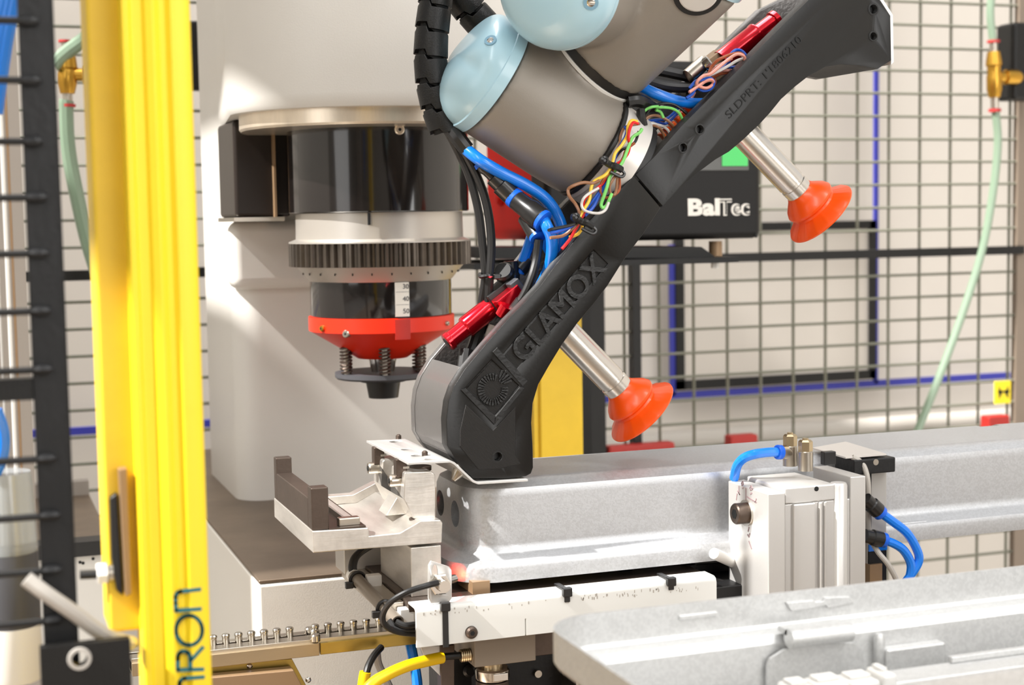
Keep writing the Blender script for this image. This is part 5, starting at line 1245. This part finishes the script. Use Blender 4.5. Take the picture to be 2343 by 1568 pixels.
part('rivet', lathe(NB(), PY(571, 1524, YH + .006), (0, -1, 0), [(0, .0021), (.001, .0021), (.0018, .001)], 14), 'chrome', rb)
part('rivet', lathe(NB(), PY(705, 1556, YH + .004), (0, -1, 0), [(0, .0021), (.001, .0021), (.0018, .001)], 14), 'chrome', rb)
ym = 0.0
mf = thing('sensor_block', 'grey block hanging beneath the white channel with a threaded cable gland', 'block', PY(1160, 1510, ym))
part('block', box(NB(), (PY(1086, 1500, ym).x, ym, PY(1150, 1521, ym).z), (PY(1226, 1490, ym).x, ym + .06, z_s - .02)), mat('grey beige block', (146, 134, 120), .2, .45), mf, bev=.0006)
part('rear_block', box(NB(), (PY(1228, 1490, ym).x, ym + .004, PY(1228, 1506, ym).z), (PY(1300, 1490, ym).x, ym + .06, z_s - .02)), 'darksteel', mf, bev=.0006)
ga_, gb_ = PY(1053, 1501, ym + .01), PY(1076, 1498, ym + .01)
for k in range(5):
    part('gland_thread', lathe(NB(), ga_.lerp(gb_, k / 5), gb_ - ga_, [(0, .0044), (.0008, .005), (.0015, .0044)], 16), 'palebrass', mf)
part('gland_nut', hexnut(NB(), gb_, PY(1087, 1497, ym + .01), .0072), 'zinc', mf)
hose('sensor_lead', p3([(1008, 1504, ym + .008), (1030, 1502, ym + .009), (1056, 1500, ym + .01)]), .0026, 'rubber', 'black lead between yellow cable and threaded gland', 'cable')
hose('yellow_cable', p3([(800, 1640, ym - .01), (845, 1572, ym - .008), (885, 1545, ym - .004), (930, 1525, ym), (975, 1513, ym + .004), (1012, 1505, ym + .008)]), .0042, 'yellowcable', 'yellow cable sweeping up to the gland under the white channel', 'cable', seg=14)
hose('yellow_cable', p3([(836, 1538, ym + .03), (832, 1560, ym + .03), (826, 1610, ym + .03)]), .0042, 'yellowcable', 'short yellow cable end standing upright at the bottom', 'cable', seg=14)
hose('black_cable', p3([(872, 1482, ym + .05), (856, 1500, ym + .04), (844, 1522, ym + .034), (838, 1542, ym + .03)]), .0026, 'rubber', 'black cable dropping from the chain rail into the short yellow cable', 'cable')
hose('air_hose', p3([(938, 1470, ym + .07), (946, 1510, ym + .065), (954, 1560, ym + .06), (958, 1620, ym + .06)]), .0040, 'hose', 'blue hose hanging straight down beneath the white channel', 'hose')
hose('grey_cable', p3([(862, 1490, ym + .085), (866, 1520, ym + .085), (885, 1560, ym + .08), (910, 1610, ym + .08)]), .003, 'greycable', 'grey cable hanging behind the yellow cable', 'cable')
pz_ = PY(990, 1500, ym + .03)
bkt = thing('grey_bracket', 'pale triangular bracket beneath the left end of the white channel', 'bracket', PY(985, 1545, ym + .03))
part('gusset', prism(NB(), pxs([(962, 1480), (1008, 1478), (1008, 1548), (975, 1515)], ym + .03), (0, .006, 0)), 'aluwhite', bkt, bev=.0004)
part('leg', prism(NB(), pxs([(1008, 1478), (1040, 1476), (1040, 1590), (1010, 1590)], ym + .028), (0, .01, 0)), 'darksteel', bkt, bev=.0005)
sf = thing('shaft_coupling', 'chromed shaft coupling with flats under the grey block', 'coupling', PY(1128, 1568, ym + .02))
sc_ = PY(1126, 1540, ym + .02); sz = lambda v: PY(1126, v, ym + .02).z; ks = dep(sc_) / F
part('collar', lathe(NB(), V((sc_.x, sc_.y, 0)), (0, 0, 1), [(sz(1527), 24 * ks), (sz(1508), 24 * ks)], 24), 'palebrass', sf)
part('ring', lathe(NB(), V((sc_.x, sc_.y, 0)), (0, 0, 1), [(sz(1552), 38 * ks), (sz(1548), 40 * ks), (sz(1530), 40 * ks), (sz(1526), 36 * ks)], 36), 'chrome', sf, bev=0)
part('flat', box(NB(), (sc_.x - .0035, sc_.y - 41 * ks, sz(1549)), (sc_.x + .008, sc_.y - 30 * ks, sz(1532))), 'chrome', sf, bev=.0005)
part('shaft', lathe(NB(), V((sc_.x, sc_.y, 0)), (0, 0, 1), [(.9, 38 * ks), (sz(1555), 38 * ks)], 36), 'darksteel', sf)
dm = thing('lift_unit', 'dark lift unit behind the shaft coupling under the fixture', 'machine', PY(1200, 1568, .09))
part('back_panel', box(NB(), (PY(1030, 1520, .09).x, .09, .9), (PY(1500, 1520, .09).x, .15, z_s - .025)), 'blackfront', dm, bev=.001)
part('left_panel', box(NB(), (PY(1035, 1520, .05).x, .05, .9), (PY(1080, 1520, .05).x, .09, z_s - .025)), 'blackfront', dm, bev=.001)
part('bolt', lathe(NB(), PY(1072, 1534, .05), (0, -1, 0), [(0, .005), (.002, .005), (.004, .003)], 18), 'blackfront', dm)
part('bolt', lathe(NB(), PY(1228, 1540, .09), (0, -1, 0), [(0, .003), (.004, .003)], 14), 'zinc', dm)
part('edge_strip', box(NB(), (PY(1318, 1540, .06).x, .06, .9), (PY(1324, 1540, .06).x, .09, PY(1320, 1530, .06).z)), 'zinc', dm)

# ================================================================== OPEN TRAY IN THE FOREGROUND (second housing, open side up)
yt0 = -.30
zR = PZ(1900, 1343, 1.0).z
pr_ = PY(1900, 1343, yt0); zR = pr_.z
xTL = PZ(1271, 1445, zR).x - .001
yTb = yt0; yTf = yt0 - .165; xTR = 1.05
def tring(off, z, rad): return [V((x, y, z)) for x, y in rrect((xTL + xTR) / 2, (yTb + yTf) / 2, (xTR - xTL) / 2 - off, (yTb - yTf) / 2 - off, max(rad, .003), 10)]
tr = thing('open_tray', 'open galvanised housing lying open side up in the blurred foreground', 'housing', ((xTL + xTR) / 2, (yTb + yTf) / 2, zR - .075))
bm = NB()
rim = zR - .0165
loft(bm, [tring(.0, zR, .03), tring(.0, rim, .03), tring(.002, rim - .003, .028), tring(.0125, rim - .004, .024), tring(.0145, rim - .007, .023), tring(.018, zR - .068, .025), tring(.024, zR - .0715, .025), tring(.030, zR - .072, .025),
          tring(.030, zR - .0706, .025), tring(.0250, zR - .0702, .024), tring(.0193, zR - .067, .0235), tring(.0158, rim - .0065, .0215), tring(.0128, rim - .0024, .0225), tring(.0025, rim - .0018, .0265), tring(.0013, rim, .0285), tring(.0013, zR, .0285)], cap0=False, cap1=False)
bm.verts.ensure_lookup_table(); n = 44
nr = 16
for i in range(n): face(bm, (bm.verts[(nr - 1) * n + i], bm.verts[(nr - 1) * n + (i + 1) % n], bm.verts[(i + 1) % n], bm.verts[i]))
face(bm, [bm.verts[7 * n + i] for i in range(n)]); face(bm, [bm.verts[8 * n + i] for i in range(n)])
flat(part('body', bm, 'galvtop', tr))
yi = yTb - .0013
a, b = PY(1552, 1421, yi), PY(1640, 1398, yi)
part('embossed_tab', box(NB(), (a.x, yi - .0012, a.z), (b.x, yi + .001, b.z)), 'galvtop', tr, bev=.0008)
# spring clip on the ledge
yl = yTb - .006
cl2 = part('spring_clip', prism(NB(), pxs([(1800, 1380), (1862, 1374), (1866, 1378), (1884, 1376), (1888, 1368), (1945, 1366), (1955, 1380), (1895, 1392), (1890, 1386), (1866, 1392), (1812, 1400)], yi - .002), (0, .003, 0)), 'galvtop', tr, 'bright spring clip on the tray rim', bev=.0005)
a, b = PY(1805, 1468, yTb - .024), PY(1945, 1440, yTb - .024)
part('clip_roll', rod(NB(), V((a.x, yTb - .024, (a.z + b.z) / 2)), V((b.x, yTb - .024, (a.z + b.z) / 2)), .0052, 20), 'galvtop', cl2)
part('clip_web', box(NB(), (a.x, yTb - .022, b.z), (b.x, yTb - .0125, b.z + .003)), 'galvtop', cl2)
yp2 = yTb - .021
part('gear_plate', prism(NB(), chaikin(pxs([(1755, 1600), (1757, 1512), (1800, 1484), (1950, 1470), (1975, 1492), (1978, 1600)], yp2), 1, .15), (0, .002, 0)), 'galvtop', tr, 'raised plate inside the tray wall')
part('inner_rib', lathe(NB(), PY(2012, 1525, yp2 + .001), (0, 0, 1), [(0, .002), (.002, .003), (.016, .003), (.018, .002)], 12), 'galvtop', tr)
a, b = PY(2030, 1500, yp2 - .004), PY(2165, 1470, yp2 - .004)
part('inner_box', box(NB(), (a.x, yp2 - .004, zR - .07), (b.x, yp2 + .004, b.z)), 'galvtop', tr, bev=.0015)
# terminal blocks and inner rail in the tray
yr_ = yTb - .050
a, b = PY(1990, 1532, yr_), PY(2480, 1480, yr_)
mr = thing('mounting_rail', 'white mounting rail inside the foreground tray at the lower right', 'rail', (a.x, yr_, zR - .07))
zr1 = PY(2160, 1516, yr_).z
part('rail', box(NB(), (a.x, yr_ - .02, zR - .0700), (xTR - .06, yr_, zr1)), 'galvtop', mr, bev=.0015)
part('rail_lip', box(NB(), (PY(2168, 1516, yr_).x, yr_ - .004, zr1), (xTR - .06, yr_, zr1 + .0035)), 'galvtop', mr, bev=.0008)
yb_ = yTb - .056
labs = ('leftmost of the pale terminal blocks at the bottom edge of the tray', 'second pale terminal block from the left at the bottom edge of the tray', 'third pale terminal block, wider, at the bottom edge of the tray', 'rightmost pale terminal block, next to the white mounting rail')
for k, (u0, u1, v) in enumerate(((1775, 1832, 1550), (1835, 1905, 1540), (1908, 1975, 1534), (1978, 2012, 1520))):
    p, q = PY(u0, v + 40, yb_), PY(u1, v, yb_)
    t = thing('terminal_block', labs[k], 'terminal block', (p.x, yb_, zR - .07))
    part('body', box(NB(), (p.x, yb_ - .018, zR - .0700), (q.x - .0008, yb_, q.z)), 'white', t, bev=.002)
    part('lever', box(NB(), (p.x + .002, yb_ - .012, q.z), (q.x - .003, yb_ - .003, q.z + .002)), 'white', t, bev=.0008)
